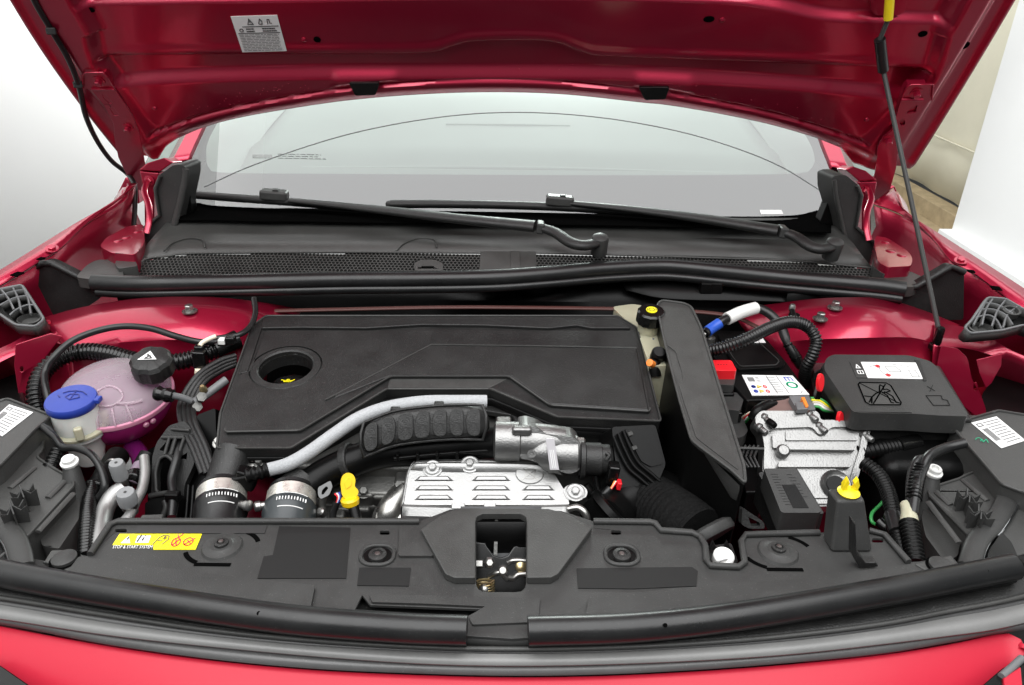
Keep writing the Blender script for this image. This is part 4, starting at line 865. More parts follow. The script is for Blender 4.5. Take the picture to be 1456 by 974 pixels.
loft('lower_band', [rowz(L3, .858), rowz(L4, .851)], 80, TRIMD, bum, 0.004)
# red skin: rounded upper edge then slope
us2 = [-60, 0, 150, 300, 450, 600, 728, 860, 1000, 1130, 1256, 1350, 1410, 1432, 1446, 1454]
E = [876, 889, 917, 938, 952, 959, 962, 960, 953, 943, 930, 915, 902, 900, 905, 922]
r0 = [Z(u, v, .842) for u, v in zip(us2, E)]
n0 = len(r0)
r1 = [p+Vector((0, -0.003, 0.0025)) for p in r0]; r2 = [p+Vector((0, -0.010, 0.001)) for p in r0]
r3 = [Vector((p.x*0.985, p.y-0.045, p.z-0.016)) for p in r0]; r4 = [Vector((p.x*0.96, p.y-0.085, p.z-0.06)) for p in r0]; r5 = [Vector((p.x*0.93, p.y-0.10, p.z-0.20)) for p in r0]
loft('red_skin', [[p+Vector((0, 0.002, -0.008)) for p in r0], r0, r1, r2, r3, r4, r5], 90, RED_LIT, bum, 0.003, k=4)
# dark corners with bright lamp trim
for pts, m_ in (([(-30, 925), (8, 950), (46, 976), (46, 1010), (-60, 1010)], GLO), ([(1456, 930), (1424, 950), (1395, 975), (1395, 1010), (1500, 1010), (1500, 930)], GLO)):
    slab('lower_intake', pts, .856, 0.02, m_, bum, bev=0.002)
tube('lamp_blade', [Z(1424, 962, .858), Z(1440, 948, .858), Z(1453, 936, .858)], 0.004, GREYP, bum, 8)
slab('lamp_cover', [(1426, 963), (1452, 946), (1456, 990), (1428, 990)], .860, 0.01, RED_LIT, bum, bev=0.002)
# ================================================================ engine cover
EP = plane3(Z(378, 449, .935), Z(878, 449, .935), Z(360, 637, .885)); EN = EP[1]
ec = thing('engine_cover', 'large black engine cover with round oil filler opening', 'engine cover')
def E_(u, v, o=0.0): return PL(u, v, EP, o)
eo = [(378, 449), (878, 449), (906, 466), (914, 496), (940, 599), (792, 593), (697, 553), (550, 553), (414, 637), (308, 637), (313, 588), (358, 464)]
hc = E_(407, 525)
hole = circ(hc, 0.0425, EN, 32)[::-1]
plate('shell', PLs(eo, EP), Vector((0, 0.004, -0.022)), PL2, ec, [hole], bev=0.004, seg=3)
ep2 = [(319, 614), (427, 612), (555, 535), (724, 535), (782, 576), (925, 585), (903, 470), (378, 470), (356, 529), (345, 529), (341, 536)]
hole2 = circ(E_(407, 525), 0.058, EN, 32)[::-1]
plate('raised_field', [p for p in PLs(F(ep2, 5), EP, 0.0055)], EN*-0.0065, PL2, ec, [[E_(0, 0)*0+p for p in hole2 and [q+EN*0.0055 for q in hole2]]], bev=0.004, seg=3)
plate('stepped_field', PLs([(474, 566), (478, 560), (612, 490), (906, 495), (923, 583), (783, 574), (726, 534), (556, 534)], EP, 0.0075), EN*-0.006, PL2, ec, bev=0.0028, seg=3)
tube('crease_highlight', [E_(u, v, 0.0066) for u, v in ((462, 569), (480, 560), (613, 490), (760, 492), (905, 495))], 0.0015, PLG, ec, 6, straight=True)  # lighter plastic line painting the highlight along the crease
plate('rear_ridge', PLs([(374, 452), (876, 452), (897, 466), (840, 466), (820, 462), (780, 466), (690, 462), (600, 461), (520, 466), (430, 465), (372, 466)], EP, 0.006), EN*-0.007, PL2, ec, bev=0.002)
lathe('filler_collar', [(0.0430, -0.024), (0.0430, 0.004), (0.0455, 0.0062), (0.055, 0.0050), (0.0575, 0.0022), (0.0575, -0.001)], hc, EN, PL2, ec, 40, caps=False)
plate('left_step', PLs([(358, 466), (372, 466), (352, 528), (340, 531)], EP, 0.0026), EN*-0.003, PL2, ec, bev=0.0012)
_fe = F(ep2, 5)[:-18]
tube('field_highlight', [E_(u, v, 0.0052) for u, v in F([(336, 545), (319, 614), (427, 612), (555, 535), (724, 535), (782, 576), (925, 585), (905, 480)], 5)[5:-5]], 0.0016, PLG, ec, 6, straight=True)  # paler line added as the lit edge of the raised field
tube('rim_highlight', [E_(u, v, -0.0012) for u, v in F(eo, 4)+[F(eo, 4)[0]]], 0.0018, PLG, ec, 6, straight=True)  # shell rim highlight, likewise put in as a lighter tube
# front skirt hanging under the edge
def skirt(pts, dz, dy=0.012):
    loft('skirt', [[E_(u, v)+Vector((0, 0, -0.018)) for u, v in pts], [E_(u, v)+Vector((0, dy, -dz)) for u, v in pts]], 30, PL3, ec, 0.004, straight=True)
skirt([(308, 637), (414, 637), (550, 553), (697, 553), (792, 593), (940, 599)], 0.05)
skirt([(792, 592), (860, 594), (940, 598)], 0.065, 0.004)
plate('front_pocket', PLs([(640, 556), (697, 555), (730, 575), (790, 597), (790, 616), (740, 612), (728, 590), (690, 584)], (E_(700, 580, -0.035), EN)), EN*-0.01, PL2, ec, bev=0.003)
plate('light_slope', [E_(u, v, 0.0005) for u, v in ((555, 537), (724, 537), (697, 551), (551, 551))], EN*-0.002, PLG, ec, bev=0.0005)
# oil filler cap at the bottom of the opening
oc = thing('oil_filler_cap', 'black oil filler cap with yellow mark inside the engine cover opening', 'cap')
o0 = hc+Vector((0, 0.006, -0.045))
lathe('cap', [(0.041, -0.03), (0.041, 0.0), (0.036, 0.008), (0.030, 0.010), (0, 0.010)], o0, (0, -0.1, 1), GLO, oc, 30, lobes=lambda a: 1+0.02*math.cos(8*a))
lathe('grip', [(0.026, 0), (0.024, 0.010), (0.020, 0.013), (0, 0.013)], o0+Vector((0, -0.002, 0.010)), (0, -0.1, 1), GLO, oc, 24, sy=0.55)
q0 = o0+Vector((0, -0.006, 0.0245))
strokes('yellow_oil_mark', [q0+Vector((-0.013, 0.005, 0)), q0+Vector((0.013, 0.005, 0)), q0+Vector((0.013, -0.006, -0.0006)), q0+Vector((-0.013, -0.006, -0.0006))], [[(0.1, 0.4), (0.3, 0.6), (0.3, 0.9), (0.7, 0.9), (0.9, 0.3)], [(0.3, 0.6), (0.75, 0.6)], [(0.45, 0.6), (0.45, 0.3), (0.6, 0.3)]], 0.0016, YELS, oc)

# ================================================================ engine block and castings below
eng = thing('engine_block', 'dark cast metal engine block under the black cover', 'engine')
box('block', (0.0-0.07, 1.02, 0.70), (0.52, 0.30, 0.22), CASTD, eng, bev=0.01)
box('cylinder_head', (-0.07, 1.02, 0.815), (0.50, 0.28, 0.06), CASTD, eng, bev=0.008)
box('front_flange', Z(540, 690, .80), (0.13, 0.07, 0.06), CASTD, eng, (20, 0, 0), 0.006)
box('sump_wall', Z(535, 735, .74), (0.20, 0.06, 0.12), CASTD, eng, (10, 0, 0), 0.006)
for u, v, z, sx, sz in ((528, 668, .825, .05, .03), (558, 662, .83, .05, .03), (520, 705, .80, .03, .04), (556, 706, .80, .05, .035), (578, 690, .81, .03, .05), (505, 722, .78, .05, .03), (470, 735, .77, .05, .04)):
    box('cast_rib', Z(u, v, z), (sx, 0.03, sz), CASTD, eng, (15, 0, 0), 0.005)
for u, v, z in ((518, 700, .815), (566, 700, .815), (545, 728, .80), (568, 692, .82)):
    bolt('bolt', Z(u, v, z), (0, -0.5, 0.8), 0.0065, CASTD, eng, 0.008)
tube('cast_boss', [Z(548, 742, .785), Z(556, 724, .80), Z(576, 700, .81)], 0.020, STEEL, eng, 16)
lathe('boss_ring', [(0.026, 0), (0.026, 0.008), (0.02, 0.012), (0.015, 0.008), (0, 0.008)], Z(556, 738, .792), (0, -0.6, 0.8), STEEL, eng, 24)
for u, v in ((335, 660), (360, 655), (305, 612), (312, 630)): bolt('bolt', Z(u, v, .855), (0, -0.4, 0.9), 0.0065, STEEL, eng, 0.008)
for u, v in ((369, 658), (395, 654)): bolt('bolt', Z(u, v, .855), (0, -0.4, 0.9), 0.0055, CASTD, eng, 0.007)

# ================================================================ turbo heat shield
HP = plane3(Z(590, 660, .865), Z(780, 660, .865), Z(690, 718, .840)); HN = HP[1]
hs = thing('turbo_heat_shield', 'silver stamped heat shield with rows of louvres above the latch', 'heat shield')
ho = [(574, 718), (580, 680), (583, 666), (590, 657), (640, 656), (690, 655), (735, 657), (758, 656), (772, 660), (788, 673), (798, 690), (806, 702), (810, 718)]
slots_, lv = [], []
for c0, c1, rs in ((589, 645, (683.5, 697, 710.5)), (670.5, 726, (683.5, 697, 710.5)), (742, 789, (697, 710.5))):
    for r_ in rs: slots_.append([(c0, r_-0.7), (c1, r_-0.7), (c1-1, r_+0.5), (c0+1, r_+0.5)]); lv.append((c0, c1, r_))
slabp('shield', F(ho, 4), HP, 0.003, ALU, hs, holes=slots_, bev=0.0015)
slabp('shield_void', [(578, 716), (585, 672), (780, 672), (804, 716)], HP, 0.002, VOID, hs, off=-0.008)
for c0, c1, r_ in lv:
    A = [PL(c0+1, r_-0.9, HP, 0.0005), PL(c1-1, r_-0.9, HP, 0.0005), PL(c1-8, r_-7, HP, 0.0003), PL(c0+8, r_-7, HP, 0.0003), PL(c0+6, r_-1.2, HP, 0.0014), PL(c1-6, r_-1.2, HP, 0.0014), PL(c1-9, r_-5.5, HP, 0.0030), PL(c0+9, r_-5.5, HP, 0.0030)]
    mesh('louvre', A, [(0, 1, 2, 3), (4, 5, 6, 7), (0, 1, 5, 4), (1, 2, 6, 5), (2, 3, 7, 6), (3, 0, 4, 7)], ALU, hs, 35, 0.0012, 2)
# upper roll and front curl
loft('upper_roll', [[PL(u, v, HP, 0.001) for u, v in ((583, 668), (640, 671), (735, 671), (790, 676))], [PL(u, v, HP, 0.004) for u, v in ((588, 660), (640, 659), (735, 660), (772, 662))], [PL(u, v, HP, -0.006) for u, v in ((592, 655), (640, 653), (735, 654), (766, 656))], [PL(u, v, HP, -0.04) for u, v in ((592, 655), (640, 653), (735, 654), (766, 656))]], 24, ALU, hs, 0.0015, face=Vector((0, -0.3, 1)))
rr0 = [PL(u, v, HP, 0.0005) for u, v in ((573, 717), (640, 719), (735, 719), (809, 717))]
loft('front_curl', [rr0, [p+Vector((0, -0.006, 0.001)) for p in rr0], [p+Vector((0, -0.014, -0.008)) for p in rr0], [p+Vector((0, -0.014, -0.05)) for p in rr0]], 24, ALU, hs, 0.0015)
ls = [PL(574, 716, HP), PL(580, 680, HP), PL(584, 664, HP), PL(590, 656, HP)]
loft('side_curl', [ls, [p+Vector((-0.004, 0, -0.008)) for p in ls], [p+Vector((-0.004, 0.0, -0.05)) for p in ls]], 12, ALU, hs, 0.0015)
for u0, u1 in ((642, 661), (688, 705)): slabp('tab', [(u0, 715), (u1, 715), (u1, 723), (u0, 723)], HP, 0.002, WHITE if 0 else ALU, hs, off=0.009, bev=0.001)
for u, v in ((615, 666), (668, 660), (818, 700)):
    lathe('bolt_dimple', [(0.014, 0.0005), (0.012, 0.0013), (0.009, 0.0003), (0, 0.0003)], PL(u, v, HP, 0.001), HN, ALU, hs, 20)
    bolt('bolt', PL(u, v, HP, 0.001), HN, 0.0060, ALU, hs, 0.005)
sq = [PL(u, v, HP, 0.0) for u, v in ((738, 662), (770, 662), (768, 686), (738, 686))]
lathe('emblem_pad', [(0.020, 0), (0.019, 0.001), (0, 0.001)], PL(753, 674, HP, 0.0008), HN, ALU, hs, 24, sy=0.8)
strokes('crossed_bin_emblem', sq, [[(0.22, 0.28), (0.8, 0.28)], [(0.27, 0.28), (0.33, 0.82), (0.68, 0.82), (0.75, 0.28)], [(0.12, 0.15), (0.9, 0.9)], [(0.88, 0.15), (0.12, 0.9)], [(0.4, 0.2), (0.6, 0.2)]], 0.0011, STEEL, hs, 0.0016, h=0.0009)
# lug wing at the right corner and bent pipe
slabp('lug', F([(800, 697), (806, 690), (826, 688), (836, 697), (834, 707), (818, 712), (806, 710)], 5), HP, 0.003, ALU, hs, off=0.001, bev=0.0012)
tube('bent_pipe', [PL(808, 724, HP, 0.0), PL(822, 722, HP, 0.004), PL(832, 730, HP, 0.002), PL(836, 745, HP, -0.01)], 0.0052, STEEL, hs, 12)

# ================================================================ compressor housing and actuator
ch = thing('compressor_housing', 'silver cast turbo compressor housing with black actuator', 'turbo housing')
ct = 1.06
def Dt(u, v, t=ct): return D(u, v, t)
ax = (Dt(830, 652)-Dt(706, 628)); 
c1 = Dt(705, 627)
lathe('outlet_barrel', [(0.022, -0.003), (0.0285, 0.0), (0.0285, 0.034), (0.0265, 0.036), (0.0265, 0.060), (0.024, 0.085), (0.020, 0.10)], c1, (1, 0, 0.0), CAST, ch, 32)
box('outlet_tab', Dt(716, 606), (0.022, 0.03, 0.016), CAST, ch, bev=0.003)
plate('volute', [Dt(u, v, ct-0.022) for u, v in F([(736, 606), (748, 604), (764, 609), (776, 617), (800, 620), (816, 622), (824, 630), (824, 668), (812, 674), (800, 672), (786, 664), (770, 660), (752, 654), (740, 652), (736, 630)], 4)], Vector((0, 0.04, -0.01)), CAST, ch, bev=0.012, seg=5)
lathe('rear_ring', [(0.024, 0), (0.0285, 0.003), (0.0285, 0.044), (0.025, 0.048), (0, 0.048)], Dt(776, 646), (1, 0, 0), CAST, ch, 32)
loft('swept_web', [[Dt(u, v, ct-0.034) for u, v in ((757, 642), (766, 634), (778, 628))], [Dt(u, v, ct-0.030) for u, v in ((760, 652), (770, 652), (780, 655))], [Dt(u, v, ct-0.026) for u, v in ((772, 668), (786, 672), (800, 676))]], 14, CAST, ch, 0.006)
box('pad', Dt(742, 612, ct-0.026), (0.028, 0.012, 0.012), CAST, ch, bev=0.004, seg=3)
lathe('drill_boss', [(0.006, 0), (0.006, 0.002), (0.0032, 0.002), (0.0032, 0.0004), (0, 0.0004)], Dt(756, 645, ct-0.032), (0, -0.85, 0.45), CAST, ch, 16)
STRP = mat('pale_plate', (0.55, 0.53, 0.55), 0.35, 0.3)
nq = [Dt(u, v, ct-0.040) for u, v in ((776, 624), (788, 624), (795, 668), (782, 668))]
plate('name_plate', nq, Vector((0, 0.003, -0.001)), STRP, ch)
strokes('plate_print', nq, [[(s, 0.36), (s, 0.95)] for s in (0.3, 0.5, 0.7)], 0.0009, PAPER, ch)
for u, v in ((826, 628), (828, 644), (826, 656), (830, 661), (826, 672)):
    lathe('flange_bolt', [(0.006, 0), (0.006, 0.008), (0.004, 0.010), (0, 0.010)], Dt(u-4, v, ct-0.01), (1, 0, 0), STEEL if v in (628, 661) else GLO, ch, 6, 20)
lathe('actuator', [(0.030, 0), (0.030, 0.006), (0.0235, 0.008), (0.0235, 0.030), (0.0215, 0.031), (0.0215, 0.042), (0.018, 0.046), (0, 0.046)], Dt(824, 652, ct), (1, 0, -0.02), PL2, ch, 28)
tube('actuator_lug', [Dt(862, 644, ct-0.022), Dt(866, 648, ct-0.024), Dt(862, 654, ct-0.024)], 0.003, PL2, ch, 8)
con = box('connector', Dt(871, 672, ct-0.02), (0.016, 0.02, 0.03), GLO, ch, (0, 8, 0), 0.003)
box('red_lock', Dt(880, 689, ct-0.03), (0.006, 0.012, 0.012), REDP, ch, (0, 8, 0), 0.0015)
tube('wire_sleeve', [Dt(868, 694, ct-0.03), Dt(858, 704, ct-0.03), Dt(846, 714, ct-0.02), Dt(838, 722, ct-0.01)], 0.0055, RUB, ch, 10)
for k in range(3): tube('wire', [Dt(874+k*2, 684, ct-0.028), Dt(871+k, 690, ct-0.03), Dt(867+k, 696, ct-0.03)], 0.0012, (ORA, WIRE, REDP)[k], ch, 6)
tube('black_pipework', [Dt(832, 690, ct), Dt(842, 706, ct), Dt(846, 728, ct), Dt(838, 745, ct)], 0.007, GLO, ch, 10)
tube('black_pipework', [Dt(846, 676, ct), Dt(851, 700, ct), Dt(858, 720, ct)], 0.005, GLO, ch, 10)

# ================================================================ charge pipe with ribbed resonator
cp = thing('charge_pipe', 'black charge air pipe with ribbed resonator pad under the engine cover', 'pipe')
tube('pipe', [D(436, 692, 1.05), D(462, 674, 1.06), D(500, 656, 1.07), D(540, 644, 1.08), D(600, 637, 1.085), D(660, 632, 1.085), D(708, 629, 1.07)], 0.0225, PL3, cp, 22, n=8)
lathe('joint_ring', [(0.026, -0.006), (0.028, -0.004), (0.028, 0.004), (0.026, 0.006)], D(497, 657, 1.07), (1, -0.1, 0.35), PL2, cp, 28)
tube('weld_seam', [D(560, 652, 1.055), D(620, 646, 1.062), D(700, 640, 1.055)], 0.003, PL3, cp, 8)
for u in (566, 594, 622, 650): box('seam_tooth', D(u, 650-(u-566)*0.04, 1.056), (0.004, 0.008, 0.012), PL3, cp, bev=0.001)
# resonator: pillow lofted along its length
NU = 40
def reso_mid(s): return (516+(694-516)*s, 632-42*math.sin(s*1.75)*1.0+10*s*s)
path = [(513, 627), (530, 620), (560, 609), (600, 603), (640, 600), (680, 600), (696, 602)]
pp = resample(cr([Vector((u, v, 0)) for u, v in path], 8), NU)
rows = []
for i, p in enumerate(pp):
    s = i/(NU-1); w_ = (1-abs(2*s-1)**7)**0.5 if 0 < s < 1 else 0.0
    row = []
    for k in range(13):
        a = -1+2*k/12
        h = max(0, 1-a**8)**0.5*w_
        row.append(D(p.x, p.y+26*a*max(0.25, w_), 1.062-0.024*h+0.012*0+0.018*(0.5+0.5*a)*-0.3))
    rows.append(row)
loft('resonator', rows, 13, PL2, cp, 0.004, k=1, smooth=60)
def rs(s, a, off):
    i = min(NU-1, max(0, int(s*(NU-1)))); p = pp[i]; h = max(0, 1-a**8)**0.5
    return D(p.x, p.y+26*a, 1.062-0.024*h-0.3*0.018*(0.5+0.5*a)-off)
for s0, s1 in ((0.05, 0.15), (0.185, 0.285), (0.32, 0.42), (0.455, 0.55), (0.585, 0.68), (0.715, 0.81), (0.845, 0.945)):
    o_ = [rs(s0+0.008, -0.70, 0.0025), rs(s1-0.008, -0.70, 0.0025), rs(s1, 0, .0030), rs(s1-0.006, 0.72, 0.0025), rs(s0+0.006, 0.72, 0.0025), rs(s0, 0, .0030)]
    cen = sum(o_, Vector())/6; nn = (o_[1]-o_[0]).cross(o_[3]-o_[0]).normalized(); nn = nn if nn.dot(CAMP-cen) > 0 else -nn
    ff = fillet(o_, 0.008, 3)
    tube('rib_frame', ff+[ff[0]], 0.0013, PL1, cp, 6, straight=True)
    mesh('rib_pad', [cen-nn*0.0005]+[p-nn*0.0006 for p in ff], [(0, 1+i, 1+(i+1) % len(ff)) for i in range(len(ff))], PL2, cp, 0, thick=0.002)
rim = [rs(s, -0.93, .003) for s in [0.03+0.94*i/20 for i in range(21)]]+[rs(0.985, -0.4, .003), rs(0.99, 0.3, .003)]+[rs(s, 0.95, .003) for s in [0.97-0.94*i/20 for i in range(21)]]+[rs(0.012, 0.3, .003), rs(0.015, -0.4, .003)]
tube('resonator_rim', rim+[rim[0]], 0.0022, PL2, cp, 8, straight=True)
for s in (0.05, 0.3, 0.62):
    box('clip_tab', rs(s, -1.0, 0.002), (0.014, 0.008, 0.008), PL2, cp, bev=0.002)

# ================================================================ intercooler hoses with clamps
def clamped(label, top, mid_, low, end, sleeve_m, scr, tip):
    th = thing('intercooler_hose', label, 'hose', 'intercooler hoses with steel clamps')
    A, B, C_, E2 = [D(u, v, t) for u, v, t in (top, mid_, low, end)]
    tube('plastic_neck', [A, A.lerp(B, .5), B], 0.0265, PL2, th, 26, n=4, rf=lambda t: 1.0)
    axv = (E2-B).normalized()
    lathe('band_clamp', [(0.0325, 0), (0.0338, 0.001), (0.0338, 0.019), (0.0325, 0.020)], B+axv*0.004, axv, CLAMP, th, 36)
    lathe('neck_lip', [(0.030, -0.004), (0.0325, -0.003), (0.0325, 0.002), (0.03, 0.003)], B, axv, RUB, th, 32)
    lathe('rubber_sleeve', [(0.0325, 0.022), (0.0355, 0.026), (0.036, 0.040), (0.034, 0.046), (0.0345, 0.09), (0.03, 0.095)], B, axv, sleeve_m, th, 36)
    # white print on the sleeve, wrapped round it
    X, Yv, _ = frame(axv); view = (CAMP-B); view = (view-axv*view.dot(axv)).normalized(); sd = axv.cross(view).normalized()
    for hh, a0, a1, rr_ in ((0.0255, -0.62, 0.62, 0.0352), (0.0465, -0.5, 0.5, 0.0344)):
        tube('print_line', [B+axv*hh+view*(rr_*math.cos(a))+sd*(rr_*math.sin(a)) for a in [a0+(a1-a0)*k/10 for k in range(11)]], 0.0007, PAPER, th, 5, straight=True)
    for k in range(11):
        a = -0.55+1.1*k/10
        tube('print_mark', [B+axv*hh+view*(0.0361*math.cos(a))+sd*(0.0361*math.sin(a)) for hh in (0.032, 0.037)], 0.0007 if k % 3 else 0.0011, PAPER, th, 5, straight=True)
    lathe('clamp_screw', [(0.0055, 0), (0.0055, 0.012), (0.0075, 0.013), (0.0075, 0.019), (0.004, 0.021), (0, 0.021)], D(*scr), tip, STEEL, th, 12)
    return th
clamped('black rubber intercooler hose with steel band clamp below the cover corner', (334, 640, 1.075), (316, 697, 1.045), (314, 715, 1.03), (310, 766, 0.985), RUB, (340, 717, 1.01), (0.9, -0.4, 0.2))
GRUB = mat('grey_rubber', (0.028, 0.034, 0.037), 0.36)
clamped('grey rubber intercooler hose with steel band clamp beside the yellow dipstick', (432, 684, 1.055), (416, 700, 1.04), (412, 715, 1.03), (405, 766, 0.985), GRUB, (384, 717, 1.01), (-0.9, -0.4, 0.1))

# ================================================================ braided hoses
gh = thing('grey_braided_hose', 'light grey braided hose curving along the front of the engine cover', 'hose')
gpts = [D(382, 668, 1.04), D(410, 660, 1.035), D(440, 643, 1.04), (D(475, 618, 1.05)), D(510, 595, 1.06), D(550, 580, 1.075), D(600, 572, 1.085), D(650, 571, 1.09), D(692, 571, 1.095)]
tube('braid', gpts, 0.0098, FABR, gh, 16, n=8)
tube('boot', [D(350, 676, 1.03), D(365, 673, 1.032), D(384, 667, 1.04)], 0.0095, PL3, gh, 14, corr=0.0016, pitch=0.007)
tube('nozzle', [D(322, 682, 1.03), D(336, 679, 1.03), D(352, 676, 1.03)], 0.0055, PL3, gh, 10, flat=0.5)
box('junction', D(350, 680, 1.04), (0.03, 0.02, 0.03), PL3, gh, (0, 20, 0), 0.004)
bh = thing('black_braided_hose', 'black ribbed braided hose looping past the engine cover corner', 'hose')
for k in range(4):
    o_ = (k-1.5)*6.2
    tube('strand', [D(335, 512+o_*0.7, 1.24), D(312+o_*0.1, 521+o_*0.8, 1.22), D(285+o_*0.5, 540+o_*0.6, 1.19), D(266+o_, 575+o_*0.25, 1.16), D(269+o_, 605-o_*0.3, 1.12), D(283+o_, 635-o_*0.2, 1.09), D(297+o_, 674, 1.06)], 0.0046, BRAID, bh, 10, n=8)
bp_ = thing('crankcase_pipe', 'thin grey rubber pipe dropping behind the black braided hose', 'pipe')
tube('pipe', [D(268, 562, 1.18), D(262, 590, 1.15), D(260, 620, 1.12), D(252, 650, 1.09), D(244, 680, 1.07), D(246, 705, 1.05), D(244, 735, 1.03)], 0.0062, RUB, bp_, 10)
box('clip', D(246, 706, 1.045), (0.02, 0.012, 0.014), PL3, bp_, bev=0.002)

# ================================================================ dipstick, bracket
ds = thing('dipstick', 'yellow looped oil dipstick handle in front of the engine block', 'dipstick')
dp = (D(494, 692, 1.02), Vector((0.25, -0.8, 0.55)).normalized())
dout = F([(484, 686), (487, 676), (494, 672), (502, 674), (506, 682), (504, 692), (510, 697), (509, 704), (502, 710), (492, 711), (486, 704)], 4)
slabp('handle', dout, dp, 0.010, YEL, ds, bev=0.004, seg=3)
slabp('grip_hollow', F([(489, 686), (494, 680), (500, 681), (500, 690), (492, 696)], 3), dp, 0.002, YEL, ds, off=0.0012, bev=0.001)
lathe('stopper', [(0.011, 0), (0.013, 0.003), (0.012, 0.010), (0.008, 0.014)], D(497, 707, 1.022), (0.1, -0.2, -1), YEL, ds, 20)
tube('guide_tube', [D(499, 712, 1.025), D(504, 726, 1.02), D(508, 745, 1.01), D(510, 770, 1.0)], 0.0075, PL3, ds, 12)
tgp = (D(462, 692, 1.03), Vector((0.2, -0.7, 0.7)).normalized())
tg_ = thing('lifting_eye', 'small steel lifting eye plate with slot beside the dipstick', 'bracket')
slabp('plate', F([(452, 693), (470, 683), (473, 692), (468, 704), (456, 710), (452, 704)], 3), tgp, 0.003, CASTD if 0 else GREYP, tg_, holes=[F([(458, 697), (464, 691), (467, 694), (460, 703), (457, 703)], 2)], bev=0.0008)
tube('stem', [D(460, 706, 1.032), D(458, 720, 1.035), D(462, 738, 1.035)], 0.005, CASTD, tg_, 8)
wr = thing('lambda_sensor_lead', 'thin lead with red and white wires beside the dipstick', 'wiring')
for k, m_ in enumerate((REDP, PAPER, INKB)): tube('wire', [D(476+k*3, 702-k, 1.03), D(480+k*2, 707, 1.028), D(478+k, 716, 1.03)], 0.0013, m_, wr, 6)
tube('sleeve', [D(479, 714, 1.03), D(474, 728, 1.03), D(472, 748, 1.03)], 0.005, RUB, wr, 10)
lathe('sensor_tip', [(0.006, 0), (0.006, 0.01), (0.004, 0.012), (0, 0.012)], D(460, 730, 1.03), (-0.3, -0.5, 0.8), STEEL, wr, 10)

# ================================================================ intake box and duct on the right of the turbo
ib = thing('intake_box', 'glossy black intake elbow box under the engine cover corner', 'air box')
ip = (D(910, 650, 1.05), Vector((0.1, -0.75, 0.65)).normalized())
slabp('box', F([(870, 607), (932, 604), (947, 660), (936, 686), (882, 696), (874, 650)], 5), ip, 0.09, PL3, ib, bev=0.006, seg=3)
slabp('ribbed_face', F([(888, 610), (930, 608), (944, 659), (926, 664), (912, 656)], 4), ip, 0.006, PL3, ib, off=0.004, bev=0.003)
for d_ in (0, 7, 14): tube('rib', [PL(u-d_, v+d_*0.6, ip, 0.006) for u, v in ((886, 612), (896, 636), (908, 658), (924, 672), (938, 684))], 0.0028, PL3, ib, 8)
for u, v in ((896, 617), (902, 637)): box('catch', PL(u, v, ip, 0.008), (0.008, 0.006, 0.004), PLG, ib, (40, 0, 30), 0.001)
el = thing('intake_elbow', 'smooth black rubber intake elbow leading to the fabric duct', 'duct')
tube('elbow', [D(858, 742, 1.02), D(874, 726, 1.05), D(900, 706, 1.07), D(930, 700, 1.09), D(960, 715, 1.09)], 0.036, PL3, el, 26)
lathe('end_ring', [(0.034, 0), (0.04, 0.003), (0.04, 0.012), (0.034, 0.015)], D(866, 735, 1.03), (0.7, 0.3, 0.6), PL3, el, 28)
fd = thing('fabric_duct', 'ribbed black fabric air duct behind the front cover notch', 'duct')
tube('fabric', [D(910, 706, 1.08), D(935, 722, 1.05), D(965, 742, 1.01), D(990, 762, .985)], 0.042, FABD, fd, 28, corr=0.0010, pitch=0.008)
lathe('end_collar', [(0.043, 0), (0.045, 0.003), (0.045, 0.012), (0.038, 0.016), (0.03, 0.016)], D(1004, 772, .965), (-0.45, 0.7, 0.5), PL1, fd, 28)
# ================================================================ tall shroud beside the engine cover
SP = plane3(Z(941, 426, .972), Z(998, 468, .962), Z(1058, 680, .918)); 
shr = thing('battery_shroud', 'tall grey-black plastic shroud panel standing between engine cover and battery', 'plastic cover')
so_ = [(934, 434), (941, 427), (972, 431), (983, 436), (998, 468), (1020, 540), (1058, 662), (1060, 687), (1040, 668), (995, 635), (983, 625), (966, 568), (946, 491)]
slabp('top_face', F(so_, 5), SP, 0.006, PLG, shr, bev=0.003, seg=3)
inner = [(941, 440), (946, 433), (972, 437), (980, 442), (992, 470), (1014, 540), (1051, 660), (1053, 674), (1000, 632), (988, 622), (972, 566), (953, 490)]
tube('edge_bead', [PL(u, v, SP, 0.001) for u, v in F(so_, 5)+[F(so_, 5)[0]]], 0.0022, PLG, shr, 8, straight=True)
slabp('moulded_step', [(948, 490), (960, 498), (970, 530), (971, 540), (965, 546), (972, 570), (990, 622), (1000, 630), (1050, 668), (1012, 540), (990, 478), (975, 488), (968, 505)], SP, 0.003, PLG, shr, off=0.0014, bev=0.0012, r=3)
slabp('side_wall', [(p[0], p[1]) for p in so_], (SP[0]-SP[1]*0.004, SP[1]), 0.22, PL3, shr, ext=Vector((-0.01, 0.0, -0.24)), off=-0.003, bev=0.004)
sideP = [D(u, v, 1.02) for u, v in ((996, 636), (1058, 690), (1062, 742), (1052, 748))]
plate('rib_web', [D(u, v, t) for u, v, t in ((1000, 640, 1.0), (1052, 690, .96), (1052, 716, .97), (1040, 706, .975))], Vector((0.0, 0.004, -0.004)), PL1, shr, bev=0.001)
box('side_box', D(952, 548, 1.27), (0.05, 0.06, 0.12), PL3, shr, bev=0.006)
plate('foot_bracket', [D(u, v, .95) for u, v in F([(1056, 722), (1086, 742), (1088, 752), (1066, 752), (1054, 746)], 4)], Vector((0, 0.012, -0.006)), PL2, shr, [[D(u, v, .95) for u, v in ((1064, 735), (1080, 743), (1081, 748), (1068, 748))]], bev=0.001)

